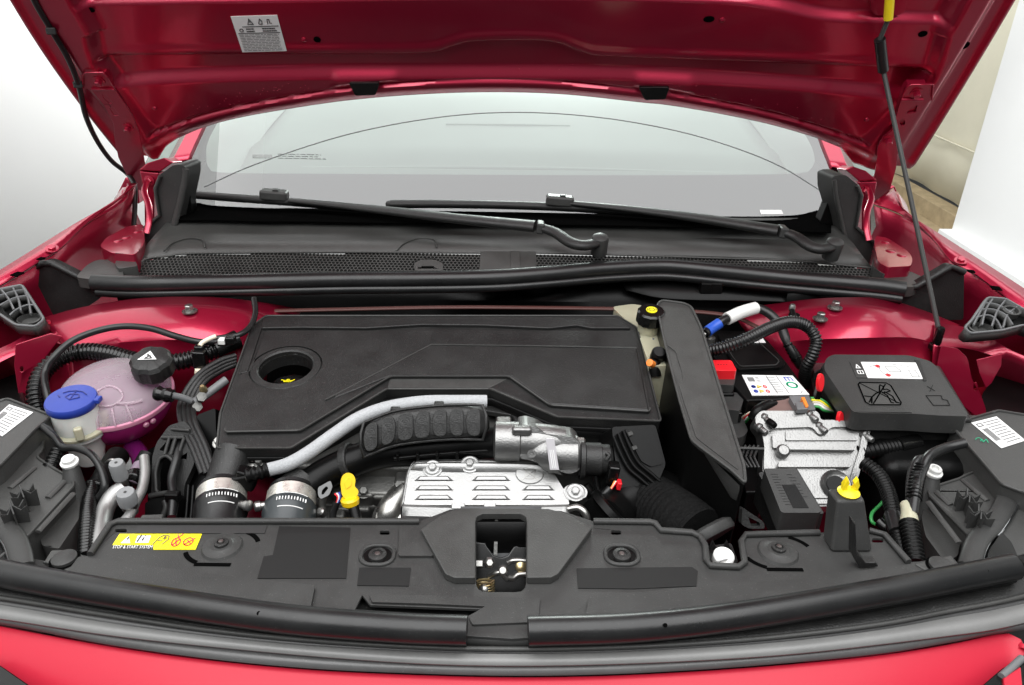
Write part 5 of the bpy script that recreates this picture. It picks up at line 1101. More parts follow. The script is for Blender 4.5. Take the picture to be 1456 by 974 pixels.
# ================================================================ brake fluid reservoir
br = thing('brake_fluid_reservoir', 'translucent cream brake fluid reservoir with black and yellow cap', 'reservoir')
slab('tank', F([(870, 436), (900, 432), (946, 440), (952, 520), (924, 520), (906, 470)], 6), .925, 0.09, CREAM, br, bev=0.008, seg=3)
cc = Z(925, 451, .955)
lathe('filler_neck', [(0.020, -0.03), (0.020, 0.0)], cc, (0, -0.15, 1), CREAM, br, 22)
lathe('cap', [(0.024, 0), (0.025, 0.004), (0.024, 0.020), (0.021, 0.023), (0, 0.023)], cc+Vector((0, 0, -0.008)), (0, -0.15, 1), GLO, br, 28, lobes=lambda a: 1+0.025*math.cos(14*a))
dq = cc+Vector((0, -0.003, 0.0152))
lathe('yellow_disc', [(0.0098, 0), (0.0096, 0.001), (0, 0.001)], dq, (0, -0.15, 1), YELS, br, 22)
strokes('disc_symbol', [dq+Vector(p) for p in ((-.009, .008, .0012), (.009, .008, .0012), (.009, -.008, -.001), (-.009, -.008, -.001))], [arc2(.5, .5, .28, .28, 0, 360, 12), [(.12, .3), (.05, .5), (.12, .7)], [(.88, .3), (.95, .5), (.88, .7)]], 0.0012, INK, br, 0.0008)
lathe('black_port', [(0.012, 0), (0.012, 0.02), (0.009, 0.024), (0, 0.024)], D(934, 510, 1.22), (0, -0.5, 0.8), PL3, br, 18)
tube('brake_hose', [D(933, 505, 1.22), D(931, 520, 1.21), D(932, 535, 1.21)], 0.010, PL3, br, 12)
lathe('amber_plug', [(0.006, 0), (0.006, 0.012), (0, 0.013)], D(928, 518, 1.20), (-0.5, -0.5, 0.5), ORA, br, 12)
lathe('level_dot', [(0.0018, 0), (0.0018, 0.001), (0, 0.001)], D(929, 482, 1.205), (0, -0.7, 0.7), INK, br, 8)

# ================================================================ battery
bat = thing('car_battery', 'black car battery with white printed label beside the grey shroud', 'battery')
BZ = .895
slab('case', [(1000, 468), (1070, 471), (1084, 474), (1120, 516), (1153, 563), (1150, 566), (1062, 569), (1042, 548), (1010, 500)], BZ, 0.17, PL3, bat, bev=0.003)
slab('lid', F([(1020, 474), (1080, 477), (1118, 515), (1110, 522), (1048, 525), (1036, 505)], 5), BZ+0.006, 0.007, PL3, bat, bev=0.003)
tube('lid_rim', [Z(u, v, BZ+0.0065) for u, v in F([(1030, 482), (1076, 484), (1108, 513), (1104, 519), (1052, 521), (1040, 505)], 5)+[F([(1030, 482), (1076, 484), (1108, 513), (1104, 519), (1052, 521), (1040, 505)], 5)[0]]], 0.0012, PL1, bat, 6, straight=True)
bl = [Z(u, v, BZ+0.0012) for u, v in ((1055, 533), (1127, 534), (1151, 561), (1069.5, 562))]
plate('battery_label', bl, Vector((0, 0, -0.001)), PAPER, bat)
strokes('label_print', bl, [(0.0007, [(0.07+0.006*i, 0.14), (0.07+0.006*i, 0.34)]) for i in range(20)]+textlines(0.22, 0.3, 0.1, 0.4, 4, 2)+textlines(0.44, 0.62, 0.08, 0.9, 9, 4, .7)+[[(0.46, 0.05), (0.46, 0.95)], [(0.66, 0.05), (0.66, 0.95)], [(0.86, 0.95), (0.93, 0.82)]], 0.0010, INKG, bat)
lettering('blue_logo', 'm', [bil(bl, s, t) for s, t in ((0.78, 0.08), (0.93, 0.08), (0.93, 0.30), (0.78, 0.30))], INKB, bat, 0.0006)
strokes('green_ring', bl, [arc2(0.83, 0.52, 0.085, 0.14, 0, 360, 24)], 0.0030, INKN, bat)
strokes('blue_symbols', bl, [arc2(0.10, 0.60, 0.022, 0.05, 0, 360, 12), arc2(0.10, 0.82, 0.022, 0.05, 0, 360, 12)], 0.0032, INKB, bat)
strokes('yellow_symbols', bl, [[(0.17, 0.66), (0.24, 0.6), (0.18, 0.55), (0.17, 0.66)], [(0.17, 0.88), (0.24, 0.82), (0.18, 0.76), (0.17, 0.88)]], 0.0022, INKY, bat)
strokes('red_symbols', bl, [arc2(0.31, 0.60, 0.03, 0.07, 0, 360, 14), arc2(0.31, 0.83, 0.03, 0.07, 0, 360, 14), [(0.29, 0.56), (0.33, 0.65)], [(0.29, 0.78), (0.33, 0.87)]], 0.0011, INKR, bat)
l2 = [Z(u, v, BZ+0.0075) for u, v in ((1056, 474), (1080, 475), (1089, 487), (1064, 487))]
plate('small_label', l2, Vector((0, 0, -0.001)), PAPER, bat); strokes('small_print', l2, textlines(0.1, 0.9, 0.4, 0.9, 3, 8), 0.0009, INKG, bat)
lathe('terminal_post', [(0.012, 0), (0.011, 0.012), (0.006, 0.013), (0.006, 0.02), (0, 0.02)], Z(1007, 488, BZ+0.004), UPZ, STEEL, bat, 16)
rc = thing('red_terminal_cover', 'red plastic cover on the positive battery terminal', 'terminal cover')
slab('cover', F([(1008, 512), (1040, 512), (1048, 527), (1014, 527)], 3), BZ+0.03, 0.018, REDP, rc, bev=0.003)
strokes('embossed_dots', [Z(u, v, BZ+0.03) for u, v in ((1008, 512), (1040, 512), (1048, 527), (1014, 527))], [[(x, 0.45), (x+0.04, 0.45)] for x in (.3, .42, .54, .66)], 0.0016, INK, rc)
fb = thing('battery_fuse_block', 'stepped grey-black fuse block hanging on the battery front', 'fuse block')
slab('upper_block', F([(1017, 528), (1044, 528), (1046, 538), (1043, 548), (1020, 546)], 3), BZ+0.014, 0.03, PL1, fb, bev=0.003)
slab('middle_block', F([(1024, 556), (1048, 558), (1058, 566), (1052, 584), (1030, 582)], 3), BZ-0.005, 0.04, PL1, fb, bev=0.004)
slab('neck', [(1022, 545), (1040, 545), (1045, 560), (1026, 560)], BZ, 0.04, PL3, fb, bev=0.003)
slab('lower_tongue', F([(1036, 596), (1056, 594), (1064, 612), (1058, 620), (1044, 624), (1036, 610)], 4), BZ-0.03, 0.02, PL1, fb, bev=0.003)
slab('tray', [(1036, 584), (1056, 580), (1090, 632), (1088, 700), (1060, 700)], BZ-0.07, 0.05, PL3, fb, bev=0.004)
for u, v in ((1043, 587), (1049, 592)): box('clip', Z(u, v, BZ-0.02), (0.010, 0.010, 0.018), GLO, fb, bev=0.002)
for k in range(4): tube('lattice_bar', [D(1060+k*6, 634, 1.06), D(1054+k*6, 650, 1.04), D(1064+k*5, 665, 1.03)], 0.002, PL2, fb, 6, straight=True)
tube('lattice_bar', [D(1052, 637, 1.05), D(1086, 638, 1.05)], 0.002, PL1, fb, 6, straight=True)

# ================================================================ cables over the battery
cb = thing('corrugated_battery_conduit', 'black corrugated conduit arching over the battery', 'conduit')
tube('conduit', [Z(1003, 500, .925), Z(1030, 494, .94), Z(1060, 483, .955), Z(1095, 466, .965), Z(1122, 458, .965), Z(1146, 463, .955), Z(1160, 482, .935), Z(1156, 504, .91), Z(1146, 524, .88), Z(1143, 550, .83)], 0.0095, RUB, cb, 16, corr=0.0013, pitch=0.0052)
gc = thing('earth_cable', 'thick black cable with white tag and blue tape behind the battery', 'cable')
K = [Z(1002, 474, .925), Z(1013, 466, .93), Z(1030, 455, .94), Z(1054, 444, .945), Z(1074, 438, .945), Z(1094, 446, .94), Z(1110, 464, .925), Z(1120, 488, .905), Z(1134, 512, .88), Z(1142, 530, .85)]
tube('cable', K, 0.0085, RUB, gc, 14, n=8)
tube('white_tag', [K[2].lerp(K[3], .15), K[3], K[4]], 0.0115, WHITE, gc, 14, n=5)
tube('blue_tape', [K[0].lerp(K[1], .3), K[1], K[1].lerp(K[2], .6)], 0.0098, BLUET, gc, 14, n=5)
lathe('cable_lug', [(0.005, 0), (0.005, 0.012), (0.003, 0.016)], K[0], (-0.5, -0.3, -0.5), STEEL, gc, 10)
tube('tape_wrap', [K[7], K[8]], 0.0096, GLO, gc, 12, n=5, corr=0.0005, pitch=0.006)
stp = thing('cable_stud', 'thin black cable tie stud rising behind the corrugated conduit', 'stud')
tube('stem', [Z(1126, 441, .95), Z(1131, 455, .94), Z(1138, 470, .92), Z(1148, 490, .90)], 0.005, PL3, stp, 10)
lathe('nut', [(0.006, 0), (0.006, 0.006), (0.004, 0.010), (0, 0.010)], Z(1126, 440, .95), UPZ, STEEL, stp, 10)
lathe('collar', [(0.010, 0), (0.010, 0.003), (0.006, 0.004)], Z(1129, 449, .943), UPZ, PL3, stp, 14)

# ================================================================ fuse box lid
FP = plane3(Z(1183, 505, .932), Z(1300, 507, .932), Z(1222, 588, .922)); FN = FP[1]
fz = thing('fuse_box', 'smooth black fuse box lid with white sticker and pressed pictogram', 'fuse box')
fo = [(1184, 504), (1292, 505), (1322, 513), (1334, 523), (1378, 592), (1340, 591), (1296, 588), (1222, 587), (1212, 585), (1171, 524), (1174, 510)]
slabp('lid', F(fo, 6), FP, 0.05, PL1, fz, bev=0.010, seg=4, ext=Vector((0, 0.0, -0.03)))
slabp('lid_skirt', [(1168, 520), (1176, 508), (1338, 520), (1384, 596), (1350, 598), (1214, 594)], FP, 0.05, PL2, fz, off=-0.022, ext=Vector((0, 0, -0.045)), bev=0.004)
slab('base_ledge', [(1236, 606), (1268, 607), (1274, 613), (1372, 614), (1392, 608), (1390, 590), (1216, 592)], .868, 0.010, PL1, fz, bev=0.002)
slab('base', [(1238, 606), (1268, 607), (1374, 612), (1392, 600), (1340, 540), (1180, 540)], .858, 0.12, PL3, fz, bev=0.004)
st4 = [PL(u, v, FP, 0.0012) for u, v in ((1224, 514.5), (1302, 515.5), (1312.5, 538.5), (1234, 537))]
plate('white_sticker', st4, FN*-0.001, PAPER, fz)
plate('dark_sticker', [PL(u, v, FP, 0.0010) for u, v in ((1208, 514.3), (1223.5, 514.5), (1233.5, 537), (1218, 536.8))], FN*-0.001, PL1, fz)
sd4 = [PL(u, v, FP, 0.0012) for u, v in ((1208, 514.3), (1223.5, 514.5), (1233.5, 537), (1218, 536.8))]
strokes('sticker_symbols', sd4, [(0.0016, [(0.35, 0.42), (0.5, 0.2), (0.72, 0.42), (0.35, 0.42)]), [(0.3, 0.58), (0.8, 0.58), (0.8, 0.78), (0.3, 0.78), (0.3, 0.58)], [(0.55, 0.6), (0.55, 0.78)]], 0.0012, PAPER, fz)
strokes('sticker_diagram', st4, [[(0.1, 0.35), (0.2, 0.24), (0.3, 0.28), (0.28, 0.5), (0.34, 0.8), (0.75, 0.82)], [(0.4, 0.3), (0.6, 0.3), (0.66, 0.6), (0.44, 0.62), (0.4, 0.3)], [(0.55, 0.15), (0.62, 0.15)], [(0.8, 0.5), (0.92, 0.5), (0.95, 0.9), (0.82, 0.9), (0.8, 0.5)], [(0.8, 0.3), (0.88, 0.2)], [(0.68, 0.2), (0.74, 0.2)]], 0.0008, INKG, fz)
strokes('sticker_red_dots', st4, [arc2(0.27, 0.28, 0.02, 0.05, 0, 360, 8), arc2(0.39, 0.83, 0.02, 0.05, 0, 360, 8)], 0.0042, INKR, fz)
pq = [PL(u, v, FP, 0.0) for u, v in ((1219, 544), (1264, 545), (1283, 576), (1232, 576))]
rrq = [(0.08, 0), (0.9, 0), (1, 0.12), (1, 0.9), (0.94, 1), (0.1, 1), (0, 0.88), (0, 0.1), (0.08, 0)]
slabp('pictogram_pad', F([(1219.5, 544.5), (1264, 545.5), (1282, 575.5), (1232.5, 575.5)], 4), FP, 0.0006, PLG, fz, off=0.0005)
strokes('pressed_pictogram', pq, [rrq, (0.0014, [(0.06, 0.04), (0.93, 0.93)]), [(0.86, 0.06), (0.2, 0.96)], [(0.05, 0.62), (0.25, 0.66), (0.42, 0.5), (0.55, 0.42), (0.62, 0.2), (0.68, 0.1), (0.75, 0.18), (0.70, 0.32), (0.82, 0.3), (0.88, 0.38), (0.76, 0.44), (0.62, 0.48)], [(0.62, 0.44), (0.72, 0.6), (0.72, 0.9), (0.78, 0.92)], [(0.70, 0.42), (0.86, 0.62), (0.86, 0.9), (0.94, 0.92)], [(0.25, 0.66), (0.1, 0.9)], [(0.25, 0.66), (0.16, 0.94)]], 0.0020, VOID, fz, 0.0007)
pq2 = [PL(u, v, FP, 0.0) for u, v in ((1312, 548), (1340, 548), (1356, 582), (1322, 582))]
strokes('pressed_marks', pq2, [[(0.2, 0.05), (0.5, 0.25)], [(0.5, 0.0), (0.25, 0.28)], [(0.0, 0.45), (0.7, 0.45), (0.7, 0.6), (0.9, 0.65), (0.9, 0.85), (0.2, 0.85), (0.0, 0.45)]], 0.0012, PL3, fz, 0.0006)
slabp('label_recess_lip', [(1300, 511), (1308, 513), (1318, 541), (1313, 541), (1303, 516)], FP, 0.002, PL2, fz, off=0.0015, bev=0.0008)
# red locking clips beside it
for i, (u, v, lab) in enumerate(((1166, 544, 'red oval locking clip standing between battery and fuse box'), (1194, 593, 'red locking clip half hidden behind the silver control unit'))):
    rk = thing('red_locking_clip', lab, 'clip', 'red locking clips')
    p = D(u, v if i == 0 else v+3, 1.13 if i == 0 else 1.115)
    lathe('tab', [(0.0135-0.002*i, -0.003), (0.0145-0.002*i, 0.0), (0.0135-0.002*i, 0.003)], p, (0.45, -0.85, 0.3), REDP, rk, 24, sx=0.42)
    box('stem', p+Vector((0.006, 0.012, -0.02)), (0.008, 0.01, 0.03), PL3, rk, bev=0.001)
bsup = thing('battery_tray', 'deep black battery tray and wall beside the red clips', 'tray')
slab('wall', [(1150, 520), (1168, 515), (1206, 600), (1180, 610), (1158, 570)], .86, 0.16, PL3, bsup, bev=0.003)
slab('ledge', [(1152, 512), (1172, 505), (1176, 520), (1158, 530)], .875, 0.02, PL2, bsup, bev=0.002)

# ================================================================ engine control unit
UP_ = plane3(Z(1080, 588, .897), Z(1230, 600, .893), Z(1150, 690, .835)); UN = UP_[1]
ecu = thing('engine_control_unit', 'ribbed silver cast control unit with studs in front of the battery', 'control unit')
uo = [(1073, 600), (1074, 592), (1082, 584), (1160, 584), (1165, 588), (1167, 597), (1228, 597), (1236, 600), (1239, 608), (1232, 640), (1216, 692), (1216, 720), (1100, 720), (1084, 668), (1086, 634), (1082, 612)]
slabp('case', F(uo, 4), UP_, 0.03, CAST, ecu, bev=0.004, seg=3)
rimo = F([(1074, 601), (1075, 593), (1083, 585), (1159, 585), (1164, 589), (1166, 598), (1227, 598), (1235, 601), (1238, 608), (1231, 640), (1215, 690), (1214, 716), (1104, 716), (1086, 666), (1087, 634), (1083, 612)], 4)
rimi = F([(1092, 614), (1098, 609), (1152, 607), (1158, 610), (1163, 617), (1171, 618), (1178, 611), (1184, 607), (1220, 607), (1227, 612), (1222, 640), (1206, 690), (1204, 710), (1112, 710), (1097, 664)], 3)
slabp('cast_rim', rimo, UP_, 0.006, CAST, ecu, holes=[rimi], off=0.005, bev=0.0022, seg=3)
slabp('upper_field', F([(1117, 612), (1152, 612), (1166, 622), (1180, 612), (1217, 612), (1222, 616), (1220, 626), (1117, 626)], 3), UP_, 0.004, CAST, ecu, off=0.0028, bev=0.002, seg=3)
for q in ([(1119, 629), (1219, 630), (1217, 640), (1117, 639)], [(1108, 655), (1212, 656), (1210, 664), (1106, 664)]):
    slabp('cooling_rib', F(q, 3), UP_, 0.009, CAST, ecu, off=0.010, bev=0.0045, seg=4)
slabp('corner_block', F([(1098, 617), (1116, 615), (1116, 637), (1099, 637)], 3), UP_, 0.008, CAST, ecu, off=0.006, bev=0.003, seg=3)
slabp('lower_field', F([(1110, 666), (1188, 666), (1191, 670), (1210, 669), (1204, 708), (1122, 708)], 4), UP_, 0.006, CAST, ecu, off=0.005, bev=0.003, seg=3)
lathe('round_boss', [(0.010, 0), (0.010, 0.010), (0.007, 0.013), (0, 0.013)], PL(1111, 644, UP_), UN, CAST, ecu, 18)
for u, v, tip in ((1086, 594, 1), (1150, 590, 0), (1163, 606, 0), (1228, 618, 0), (1079, 608, 0)):
    a = PL(u, v, UP_, 0.0); dirv = Vector((0.28, -0.75, 0.05)).normalized()
    s_ = lathe('stud', [(0.0075, -0.004), (0.0075, 0.003), (0.0052, 0.005), (0.0046, 0.016), (0.0036, 0.018), (0, 0.018)], a, dirv, CAST, ecu, 16)
    if tip: lathe('rubber_tip', [(0.0056, 0), (0.0056, 0.009), (0.0044, 0.014), (0, 0.015)], a+dirv*0.012, dirv, PL3, s_, 16)
lathe('grommet_ring', [(0.020, 0), (0.022, 0.004), (0.019, 0.008), (0.014, 0.004), (0, 0.003)], PL(1188, 690, UP_, 0.004), UN, CAST, ecu, 28)
lathe('grommet', [(0.014, 0), (0.013, 0.004), (0, 0.004)], PL(1188, 690, UP_, 0.008), UN, PL3, ecu, 24)
# connectors behind it
cn = thing('wiring_connector', 'brown and grey wiring connector with orange lock behind the control unit', 'connector')
slab('brown_shell', F([(1084, 576), (1090, 572), (1116, 568), (1124, 565), (1132, 583), (1086, 588)], 2), .895, 0.04, BROWN, cn, bev=0.002)
slab('grey_shell', F([(1122, 563), (1150, 562), (1160, 582), (1134, 584)], 2), .905, 0.05, GREYP, cn, bev=0.002)
slab('grey_step', [(1131, 572), (1146, 571), (1149, 581), (1134, 582)], .912, 0.008, GREYP, cn, bev=0.001)
slab('orange_lock', [(1139, 564), (1144, 564), (1150, 577), (1146, 578)], .915, 0.01, ORA, cn, bev=0.0015)
for k in range(5):
    tube('wire', [Z(1152+k*1.5, 566+k*3, .89), Z(1165, 567+k*3, .89), Z(1176-k, 574+k*2.5, .885), Z(1184, 586, .87)], 0.0022, (GRN, YELS, WIRE, PAPER, GRN)[k], cn, 8)
for k in range(4):
    tube('loom_wire', [Z(1055+k*2, 594+k*2, .86), Z(1068, 586+k*2, .88), Z(1084, 580+k*2, .88)], 0.0022, (WIRE, REDP, PAPER, GRN)[k], cn, 8)
tube('loom_boot', [Z(1070, 596, .88), Z(1078, 584, .893), Z(1092, 577, .893), Z(1104, 578, .885)], 0.009, PL3, cn, 12)

# ================================================================ black relay box in front of the control unit
rb = thing('relay_box', 'black rounded relay box lid in front of the silver control unit', 'relay box')
RP = plane3(Z(1090, 666, .895), Z(1130, 666, .895), Z(1130, 728, .872)); RN = RP[1]
slabp('lid', F([(1086, 666), (1131, 666), (1168, 726), (1165, 729), (1114, 729), (1110, 727)], 3), RP, 0.04, PL1, rb, bev=0.004, seg=3, ext=Vector((0, 0.002, -0.032)))
slabp('skirt', F([(1078, 672), (1132, 664), (1172, 730), (1112, 734)], 3), RP, 0.03, PL2, rb, off=-0.030, ext=Vector((0, 0.0, -0.05)), bev=0.003)
slabp('smooth_window', [(1112, 689), (1131, 689), (1150, 722), (1128, 722)], RP, 0.001, PL3, rb, off=0.0008)
rq = [PL(u, v, RP, 0.0) for u, v in ((1092, 670), (1128, 670), (1160, 722), (1116, 722))]
strokes('pressed_lettering', rq, textlines(0.05, 0.35, 0.05, 0.95, 12, 21, .6)+textlines(0.68, 0.98, 0.05, 0.75, 8, 22, .6), 0.0008, PL2, rb, 0.0002)

# ================================================================ hoses and harness on the right
h1_ = thing('corrugated_harness_tube', 'black corrugated harness tube dropping beside the yellow clip tower', 'conduit')
tube('tube', [D(1228, 658, 1.05), D(1248, 674, 1.03), D(1262, 698, 1.0), D(1270, 730, .96), D(1278, 765, .93), D(1288, 800, .90)], 0.0092, PL3, h1_, 16, corr=0.0012, pitch=0.0055)
tube('tape', [D(1269, 732, .957), D(1276, 757, .935)], 0.0108, RUB, h1_, 14, n=4)
h2 = thing('corrugated_coolant_hose', 'black corrugated hose passing below the fuse box base', 'hose')
tube('hose', [D(1218, 645, 1.10), D(1244, 640, 1.10), D(1276, 635, 1.11), D(1300, 630, 1.12)], 0.0115, PL3, h2, 16, corr=0.0012, pitch=0.006)
tube('tape', [D(1276, 635, 1.108), D(1304, 629, 1.12)], 0.0132, GLO, h2, 14, n=4)
h3 = thing('taped_lamp_harness', 'taped black harness looping from the headlamp past the white cap', 'wiring')
tube('loom', [D(1372, 630, .99), D(1345, 637, .99), D(1322, 648, .98), D(1312, 666, .97), D(1304, 690, .95), D(1298, 730, .93)], 0.0068, RUB, h3, 12)
tube('second_loom', [D(1314, 652, .985), D(1304, 655, .98), D(1297, 672, .97), D(1294, 700, .95), D(1296, 735, .93)], 0.0058, RUB, h3, 12)
tube('coil_tube', [D(1307, 664, .975), D(1302, 688, .955), D(1299, 712, .94)], 0.0085, PL3, h3, 12, corr=0.0015, pitch=0.005)
h4 = thing('harness_end_tube', 'black corrugated tube with cream tape collar beside the right headlamp', 'conduit')
tube('tube', [D(1292, 742, .925), D(1297, 770, .905), D(1302, 800, .885)], 0.0105, PL3, h4, 16, corr=0.0014, pitch=0.005)
tube('cream_tape', [D(1288, 716, .945), D(1292, 728, .935), D(1293, 745, .925)], 0.0102, CREAM, h4, 14, n=4, rf=lambda t: 0.7+0.4*t)
gw = thing('green_wire', 'thin green wire loop beside the corrugated harness tube', 'wire')
tube('wire', [D(1262, 705, 1.04), D(1252, 717, 1.03), D(1240, 730, 1.01), D(1240, 742, 1.0), D(1252, 748, 1.0)], 0.0024, GRN, gw, 8)
cbx = thing('washer_connector', 'small black connector on the red rail beside the green wire', 'connector')
tube('body', [D(1250, 742, 1.0), D(1262, 752, .99), D(1272, 756, .98)], 0.008, GLO, cbx, 12)
pb = thing('lower_duct_box', 'deep black duct box below the fuse box', 'duct')
box('duct', D(1290, 665, 1.16), (0.16, 0.16, 0.12), PL3, pb, bev=0.02, seg=3)
# ================================================================ coolant expansion tank
tk = thing('coolant_tank', 'round translucent coolant tank half full of magenta coolant', 'tank')
tc_ = D(165, 562, 1.20); R_ = 0.085
axT = Vector((0.05, -0.12, 1)).normalized()
def prof(a0, a1, n, r=R_, sq=0.56): return [(r*math.cos(math.radians(a0+(a1-a0)*k/n)), r*sq*math.sin(math.radians(a0+(a1-a0)*k/n))) for k in range(n+1)]
lathe('upper_shell', prof(-2, 89.9, 14), tc_, axT, PINK, tk, 48, 60, caps=False)
lathe('lower_shell', prof(-50, -2, 10, sq=0.9), tc_, axT, MAG, tk, 48, 60, caps=False)
lathe('tank_bottom', prof(-89.9, -50, 8, sq=0.9), tc_, axT, PURP, tk, 48, 60)
lathe('coolant', [(0.0005, -R_*0.86), (R_*0.55, -R_*0.72), (R_*0.8, -R_*0.48), (R_*0.93, -R_*0.2), (R_*0.95, -0.012), (0, -0.012)], tc_, axT, PURP, tk, 40, 60)
lathe('seam_flange', [(R_*0.99, -0.005), (R_*1.035, -0.004), (R_*1.04, 0.0), (R_*1.035, 0.003), (R_*0.99, 0.004)], tc_, axT, SEAMP, tk, 48, 60, caps=False)
def ont(az, el, off=0.001):
    X, Yv, A = frame(axT); a, e = math.radians(az), math.radians(el)
    return tc_+(X*math.cos(a)*math.cos(e)+Yv*math.sin(a)*math.cos(e))*(R_+off)+A*math.sin(e)*(R_*(0.56 if e > 0 else 0.9)+off)
for az in (-50, -66, -82, 250): tube('moulded_rib', [ont(az, e) for e in (4, 14, 24, 34)], 0.0022, PINK, tk, 8)
tube('moulded_ring', [ont(-70+22*math.cos(t*0.45), 52+14*math.sin(t*0.45)) for t in range(15)], 0.002, PINK, tk, 8)
tube('moulded_arrow', [ont(-60, 40), ont(-45, 34), ont(-32, 30)], 0.003, PINK, tk, 8)
lathe('orange_dot', [(0.007, 0), (0.006, 0.001), (0, 0.0012)], ont(-104, 40, 0.0005), ont(-104, 40)-tc_, mat('pale_orange', (0.75, 0.24, 0.12), 0.4), tk, 16)
for az in (-38, -30): lathe('seam_rivet', [(0.005, 0), (0.004, 0.003), (0, 0.004)], ont(az, -10), ont(az, -10)-tc_, SEAMP, tk, 12)
tube('outlet_stub', [D(188, 632, 1.20), D(198, 646, 1.19), D(202, 660, 1.18)], 0.014, PURP, tk, 18)
kc = D(216, 517, 1.17)
ka = Vector((0.06, -0.28, 1)).normalized()
cap = lathe('pressure_cap', [(0.029, -0.018), (0.031, -0.014), (0.031, 0.006), (0.027, 0.012), (0.021, 0.015), (0, 0.016)], kc, ka, PL2, tk, 96, 25, lobes=lambda a: 1+0.05*max(-0.7, min(0.7, 3*math.cos(6*a)+1.0)))
tq = [kc+Vector(p)+ka*0.0165 for p in ((-0.016, 0.012, 0.003), (0.014, 0.012, 0.003), (0.014, -0.010, -0.003), (-0.016, -0.010, -0.003))]
mesh('warning_triangle', [bil(tq, .45, .02), bil(tq, 1.0, .85), bil(tq, .02, .92)], [(0, 1, 2)], PAPER, cap, 0, thick=0.0006)
strokes('triangle_symbol', tq, [[(0.42, 0.35), (0.5, 0.6), (0.38, 0.75)], [(0.52, 0.45), (0.68, 0.72)], [(0.35, 0.8), (0.75, 0.75)]], 0.0026, INK, cap, 0.0004)
# quick connector on its side
qc = thing('quick_connector', 'small black quick connector with grey pipe leaving the coolant tank', 'connector')
tube('body', [D(221, 559, 1.13), D(234, 561, 1.13), D(246, 563, 1.13)], 0.0105, GLO, qc, 14, n=4, corr=0.001, pitch=0.010)
tube('grey_pipe', [D(244, 562, 1.13), D(258, 565, 1.14), D(272, 570, 1.15)], 0.0052, GREYP, qc, 12)
tube('steel_pipe', [D(276, 572, 1.16), D(292, 562, 1.17), D(322, 540, 1.19)], 0.0068, GREYP, qc, 12)
lathe('fitting', [(0.006, 0), (0.006, 0.006), (0.003, 0.012), (0, 0.012)], D(290, 556, 1.165), (0, -0.3, 1), BRASS, qc, 10)
for u, v in ((286, 566), (280, 580)): lathe('nut', [(0.008, 0), (0.008, 0.008), (0, 0.009)], D(u, v, 1.16), (0.4, -0.5, 0.6), CASTD, qc, 6, 20)

# ================================================================ washer fluid filler
wf = thing('washer_filler', 'milky washer fluid filler neck with blue flip cap', 'filler neck')
wc = D(103, 574, 1.115); wa = Vector((0.04, -0.10, 1)).normalized()
lathe('neck', [(0.020, -0.11), (0.026, -0.085), (0.030, -0.062), (0.0375, -0.052), (0.0375, -0.044), (0.034, -0.040), (0.034, -0.002), (0.030, 0.0)], wc, wa, MILK, wf, 36)
lathe('flange_ring', [(0.035, -0.046), (0.0405, -0.045), (0.0405, -0.041), (0.035, -0.039)], wc, wa, CREAM, wf, 36)
for a, dx in ((200, 0), (300, 0), (20, 0)):
    p = wc+Vector((0.038*math.cos(math.radians(a)), 0.038*math.sin(math.radians(a)), -0.032)); box('side_lug', p, (0.010, 0.012, 0.022), CREAM, wf, (0, 0, a), 0.003)
cp_ = lathe('blue_cap', [(0.0345, -0.003), (0.036, 0.0), (0.036, 0.008), (0.0345, 0.0105), (0.029, 0.011), (0, 0.0122)], wc, wa, BLUE, wf, 48)
box('cap_lip', wc+Vector((0.036, 0.004, 0.005)), (0.012, 0.014, 0.008), BLUE, cp_, bev=0.002)
cq = [wc+Vector(p)+wa*0.0124 for p in ((-0.020, 0.018, 0.002), (0.022, 0.018, 0.001), (0.022, -0.014, -0.002), (-0.020, -0.014, -0.001))]
strokes('washer_symbol', cq, [[(0.1, 0.25), (0.25, 0.1), (0.5, 0.05), (0.75, 0.1), (0.95, 0.3)], [(0.3, 0.55), (0.38, 0.32), (0.68, 0.32), (0.78, 0.55), (0.52, 0.75), (0.3, 0.55)], [(0.5, 0.1), (0.52, 0.7)], [(0.0, 0.45), (0.12, 0.6)]], 0.0016, mat('dark_blue_plastic', (0.01, 0.015, 0.16), 0.4), cp_, 0.0, h=0.0006)

# ================================================================ corrugated harness round the tank
ch_ = thing('large_corrugated_hose', 'large black corrugated hose wrapping behind the coolant tank', 'hose')
tube('hose', [D(66, 610, 1.18), D(56, 585, 1.19), D(52, 556, 1.20), D(62, 528, 1.22), D(88, 508, 1.24), D(120, 500, 1.25), D(155, 503, 1.245), D(190, 512, 1.235), D(230, 516, 1.235), D(265, 512, 1.24), D(300, 500, 1.25), D(335, 484, 1.27)], 0.0135, GLO, ch_, 18, corr=0.0016, pitch=0.0072)
tube('tape', [D(306, 497, 1.248), D(338, 482, 1.27)], 0.0165, GLO, ch_, 16, n=5)
cw = thing('bonnet_release_cable', 'thin black cable arching over the corrugated hose', 'cable')
tube('cable', [D(74, 588, 1.16), D(66, 556, 1.17), D(64, 528, 1.19), D(78, 506, 1.20), D(104, 484, 1.22), D(140, 470, 1.235), D(176, 464, 1.245), D(214, 467, 1.245), D(250, 478, 1.24), D(284, 486, 1.235), D(320, 486, 1.25)], 0.0056, RUB, cw, 10)
cw2 = thing('sensor_cable', 'thin black cable dropping from the cowl seal to the sensor plug', 'cable')
tube('cable', [D(361, 424, 1.32), D(363, 445, 1.30), D(356, 464, 1.28), D(340, 476, 1.26), D(316, 480, 1.25), D(300, 482, 1.245)], 0.0050, RUB, cw2, 10)
box('white_clip', D(316, 485, 1.235), (0.012, 0.012, 0.010), WHITE, cw2, bev=0.002)
box('black_clip', D(328, 483, 1.235), (0.016, 0.014, 0.012), GLO, cw2, bev=0.002)
